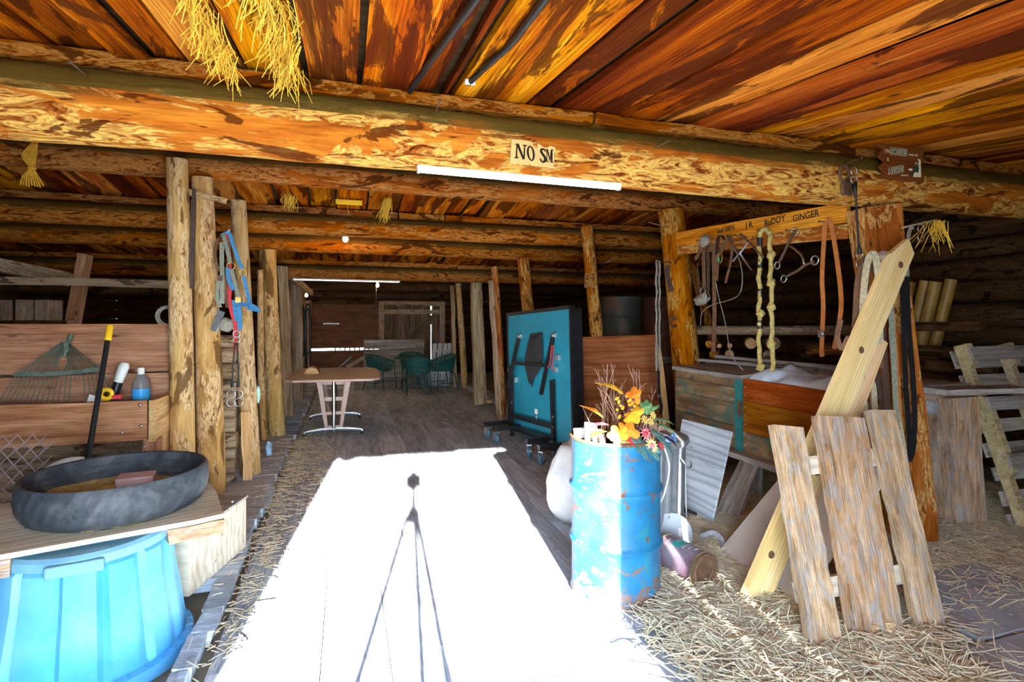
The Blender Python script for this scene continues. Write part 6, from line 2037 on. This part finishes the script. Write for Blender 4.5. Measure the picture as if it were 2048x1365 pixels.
# cables on the ceiling
tag(MB().tube(smooth_path([(.30, 2.63, 2.605), (.315, 2.5, 2.60), (.36, 2.0, 2.545), (.42, 1.3, 2.465), (.50, .4, 2.37)], 6), .014, 10).build('ceiling_cable', M['black_metal'], smooth=True), 'stiff black conduit running along a ceiling board', 'cable')
tag(MB().tube(smooth_path([(.545, 2.42, 2.59), (.565, 2.2, 2.565), (.60, 1.95, 2.545), (.595, 1.7, 2.51), (.60, 1.3, 2.465), (.70, .4, 2.37)], 6), .013, 10).build('ceiling_cable', M['black_metal'], smooth=True), 'drooping black cable with a white clip on the ceiling', 'cable')
tag(MB().box((.545, 2.40, 2.585), (.05, .02, .02)).build('cable_clip', M['white_plastic'], bevel=.004), 'small white cable clip near the golden beam', 'clip')
for p_, d_, lb in (((.42, 2.60, 2.50), (.05, -1, .35), 'bent rusty nail in the golden beam left of the paper notice'), ((1.62, 2.58, 2.44), (.6, -1, .3), 'bent rusty nail in the golden beam right of the paper notice'), ((-1.0, 2.60, 2.49), (-.3, -1, .2), 'rusty nail in the golden beam over the stall side')):
    nail(p_, d_, .09, lb, r=.0035)

# ------------------------------------------------------------------ paper notice NO SM...
M['old_paper'] = mat_plain('yellowed_paper', (.80, .55, .20), .8, var=.2, scale=12, col2=(.68, .38, .08), amt=(.55, .75))
no = thing('paper_notice', (.9, 2.55, 2.33), 'torn yellowed paper notice with large black letters on the golden beam', 'notice')
NM = frame((.775, 2.555, 2.272), (1, 0, -.012), (0, -.02, 1)) @ Matrix.Rotation(math.radians(-18), 4, 'X') @ Matrix.Scale(1.0, 4)
NM = Matrix.Translation((0, -.03, 0)) @ NM
W_ = .24
sheet = [(0, 0), (.098, -.004), (.100, .014), (.104, -.004), (W_ - .012, -.006), (W_, .06), (.252, .118), (.222, .124), (.208, .112), (.19, .108), (.163, .128), (.156, .128), (.152, .104), (.145, .098), (.133, .104), (.125, .136), (.032, .138), (.018, .135)]
MB().prism(sheet, -.0006, .0006, NM).build('sheet', M['old_paper'], no)
z0, z1 = .0006, .0014
lt = MB()     # N
for poly in ([(.030, .030), (.039, .032), (.046, .105), (.040, .105)], [(.040, .112), (.054, .112), (.078, .028), (.066, .026)], [(.070, .030), (.078, .030), (.088, .108), (.081, .108)],
             [(.024, .028), (.046, .030), (.046, .036), (.024, .034)], [(.034, .106), (.055, .108), (.055, .114), (.034, .112)], [(.074, .106), (.096, .106), (.096, .112), (.074, .112)]):
    lt.prism(poly, z0, z1, NM)
lt.build('letter', M['ink'], no)
lt = MB()     # O
ring_o = [(.113 + .021 * math.cos(a), .066 + .044 * math.sin(a)) for a in [2 * math.pi * i / 24 for i in range(24)]]
ring_i = [(.113 + .010 * math.cos(a), .066 + .036 * math.sin(a)) for a in [2 * math.pi * i / 24 for i in range(24)]]
for i in range(24):
    j = (i + 1) % 24
    lt.prism([ring_o[i], ring_o[j], ring_i[j], ring_i[i]], z0, z1, NM)
lt.build('letter', M['ink'], no)
lt = MB()     # S
sp = smooth_path([(.195, .085, 0), (.188, .097, 0), (.176, .098, 0), (.170, .086, 0), (.176, .070, 0), (.186, .054, 0), (.187, .036, 0), (.178, .025, 0), (.166, .027, 0), (.161, .042, 0)], 4)
wd = [.006 + .007 * math.sin(math.pi * i / (len(sp) - 1)) for i in range(len(sp))]
nn_ = []
for i in range(len(sp)):
    t0 = (sp[min(i + 1, len(sp) - 1)] - sp[max(i - 1, 0)]).normalized()
    nn_.append(Vector((-t0.y, t0.x, 0)) * wd[i] * .55)
for i in range(len(sp) - 1):
    lt.prism([(sp[i] - nn_[i]).to_2d(), (sp[i + 1] - nn_[i + 1]).to_2d(), (sp[i + 1] + nn_[i + 1]).to_2d(), (sp[i] + nn_[i]).to_2d()], z0, z1, NM)
lt.build('letter', M['ink'], no)
lt = MB()     # M and the torn edge of the next letter
for poly in ([(.1935, .030), (.1985, .030), (.2035, .098), (.1995, .098)], [(.1995, .100), (.2085, .100), (.2165, .048), (.2115, .034)], [(.2115, .034), (.2155, .034), (.2295, .096), (.2235, .100)], [(.2175, .030), (.2265, .030), (.2335, .100), (.2245, .100)],
             [(.188, .026), (.2035, .026), (.2035, .031), (.188, .031)], [(.2125, .026), (.2315, .026), (.2315, .031), (.2125, .031)], [(.1945, .097), (.2085, .097), (.2085, .102), (.1945, .102)], [(.2235, .097), (.2385, .097), (.2385, .102), (.2235, .102)]):
    lt.prism(poly, z0, z1, NM)
lt.build('letter', M['ink'], no)
MB().prism([(.2385, .052), (.2415, .060), (.2470, .092), (.2430, .084)], z0, z1, NM).build('letter', M['ink'], no)

# ------------------------------------------------------------------ brown joke sign
M['sign_brown'] = mat_wood('brown_sign_wood', (.12, .035, .008), (.17, .055, .012), (.21, .075, .018), var=(1, 1), knots=False, bump=.1)
M['cream'] = mat_plain('cream_print', (.72, .66, .42), .7, var=.1)
M['sign_dark'] = mat_plain('dark_green_print', (.035, .045, .025), .7, var=.2)
sg = thing('joke_sign', (3.36, 2.5, 2.49), 'brown notched wooden sign reading old bosses never die on the beam end', 'sign')
SW, SH = .405, .225
SGM = frame((3.165, 2.53, 2.385), (1, 0, .01), (0, -.05, 1))
out = [(.03, 0), (SW + .0, 0), (SW - .005, .06), (SW - .045, .105), (SW - .005, .135), (SW - .03, .165), (SW - .005, .19), (SW - .005, SH), (0, SH), (.0, .205), (.045, .18), (.01, .145), (.01, .135), (.055, .105), (.02, .075), (.02, .065), (.062, .035), (.03, .02)]
MB().prism(out, -.008, .008, SGM).build('board', M['sign_brown'], sg, bevel=.003)


def sgt(body, x_, y_, size, mat_, rot=0.0, off=0.0, z_=.0085, sx=1.0, align='LEFT', shear=0.0):
    text_mesh(body, size, M[mat_], 'lettering', sg, SGM @ T(x_, y_, z_, rot), extrude=.0004, offset=off, sx=sx, align=align, shear=shear)


sgt('Old', .052, .162, .030, 'cream', sx=.95)
sgt('BOSSES', .103, .156, .052, 'cream', sx=.82, off=.0038)
sgt('BOSSES', .103, .156, .052, 'sign_dark', sx=.82, z_=.0098, off=.0008)
sgt('never die', .257, .158, .022, 'cream', sx=.95)
sgt('0', .078, .108, .034, 'cream', .12, sx=.7)
sgt('ASSETS', .095, .030, .052, 'cream', .20, sx=.80, off=.0038)
sgt('ASSETS', .095, .030, .052, 'sign_dark', .20, sx=.80, z_=.0098, off=.0008)
for k in range(5):
    MB().box((.205 + k * .0125, .030 + k * .0005, .0088), (.006, .010, .0006), SGM).build('print_mark', M['cream'], sg)
# small seated figure
MB().prism([(.300, .026), (.372, .028), (.362, .140), (.338, .142), (.318, .120), (.325, .07), (.30, .04)], .0083, .0090, SGM).build('picture_ground', M['cream'], sg)
MB().prism([(.262, .076), (.29, .079), (.296, .068), (.284, .062), (.262, .066)], .0083, .0092, SGM).build('picture_table', M['cream'], sg)
MB().prism([(.288, .030), (.302, .028), (.306, .05), (.318, .058), (.345, .055), (.350, .085), (.340, .108), (.326, .11), (.312, .095), (.300, .082), (.306, .072), (.288, .06), (.283, .045)], .0091, .0098, SGM).build('picture_figure', M['sign_dark'], sg)
MB().prism([(.325, .112), (.340, .112), (.343, .124), (.336, .138), (.324, .136), (.321, .124)], .0091, .0098, SGM).build('picture_head', M['sign_dark'], sg)

# ------------------------------------------------------------------ straw
def dens(pts):
    return pts


def right_straw(g, n):
    out = []
    while len(out) < n:
        x_ = g.uniform(1.25, 5.6, 4000)
        y_ = g.uniform(1.0, 4.6, 4000)
        d = np.ones(4000)
        d *= np.clip((x_ - 1.28 - .25 * np.maximum(0, y_ - 2.2)) / .35, 0, 1)
        d *= np.clip((4.8 - y_) / 1.6, .12, 1)
        far = (x_ > 2.5 + .5 * np.maximum(0, y_ - 1.6)) & (y_ < 1.9)
        d[far] *= .10
        keep = g.random(4000) < d
        for a, b in zip(x_[keep], y_[keep]):
            out.append((a, b, -.036 if a > 2.82 else 0.004))
            if len(out) >= n:
                break
    return np.array(out)


tag(straw_mesh('loose_straw', 60000, right_straw, M['straw'], length=(.05, .17), seed=3, lift=.035, tilt=.16), 'loose pale straw spread over the floor round the gate', 'straw', kind='stuff')


def left_straw(g, n):
    out = []
    while len(out) < n:
        x_ = np.concatenate([g.normal(-.51, .05, 600), g.normal(-.36, .16, 500), g.uniform(-1.2, 2.6, 500)])
        y_ = np.concatenate([g.uniform(1.8, 9, 600), g.normal(6.2, 1.3, 500), g.uniform(3, 13, 500)])
        for a, b in zip(x_, y_):
            if -1.25 < a < 2.7 and 1.2 < b < 14 and not (-.75 + .118 * b - .05 < a < 1.1 + .118 * b and b < 7.3) and not (a < -.66 and b < 3.35):
                out.append((a, b, .066 if a < -.6 else .004))
                if len(out) >= n:
                    break
    g.shuffle(out)
    return np.array(out)


tag(straw_mesh('scattered_straw', 2300, left_straw, M['straw'], length=(.03, .11), seed=5, lift=.012, tilt=.06), 'scattered straw wisps along the aisle floor', 'straw', kind='stuff')

# ------------------------------------------------------------------ the camera tripod, standing in the doorway
tr = thing('camera_tripod', (0, -.06, 0), 'camera on a black tripod standing in the doorway', 'tripod')
MB().box((0, -.105, 1.50), (.135, .075, .10)).box((0, -.105, 1.565), (.06, .06, .04)).build('camera_body', M['black_metal'], tr, bevel=.006)
MB().tube([(0, -.10, 1.28), (0, -.10, 1.45)], [.022, .016], 12).build('centre_column', M['black_metal'], tr)
MB().box((0, -.10, 1.445), (.06, .06, .03)).build('head_plate', M['black_metal'], tr)
MB().lathe([(0, 1.20), (.04, 1.20), (.05, 1.24), (.04, 1.28), (0, 1.28)], 12, T(0, -.10, 0)).build('hub', M['black_metal'], tr)
for ex, ey in ((-.50, -.05), (.28, .12), (.02, -.42)):
    a, b = Vector((ex * .1, -.10 + ey * .1, 1.24)), Vector((ex, -.10 + ey, -.02))
    lg = MB().tube([a, a.lerp(b, .5)], [.017, .015], 8).tube([a.lerp(b, .46), b], [.012, .010], 8).build('leg', M['black_metal'], tr)
    MB().tube([a.lerp(b, .44), a.lerp(b, .52)], .02, 8).build('leg_lock', M['black_metal'], lg)
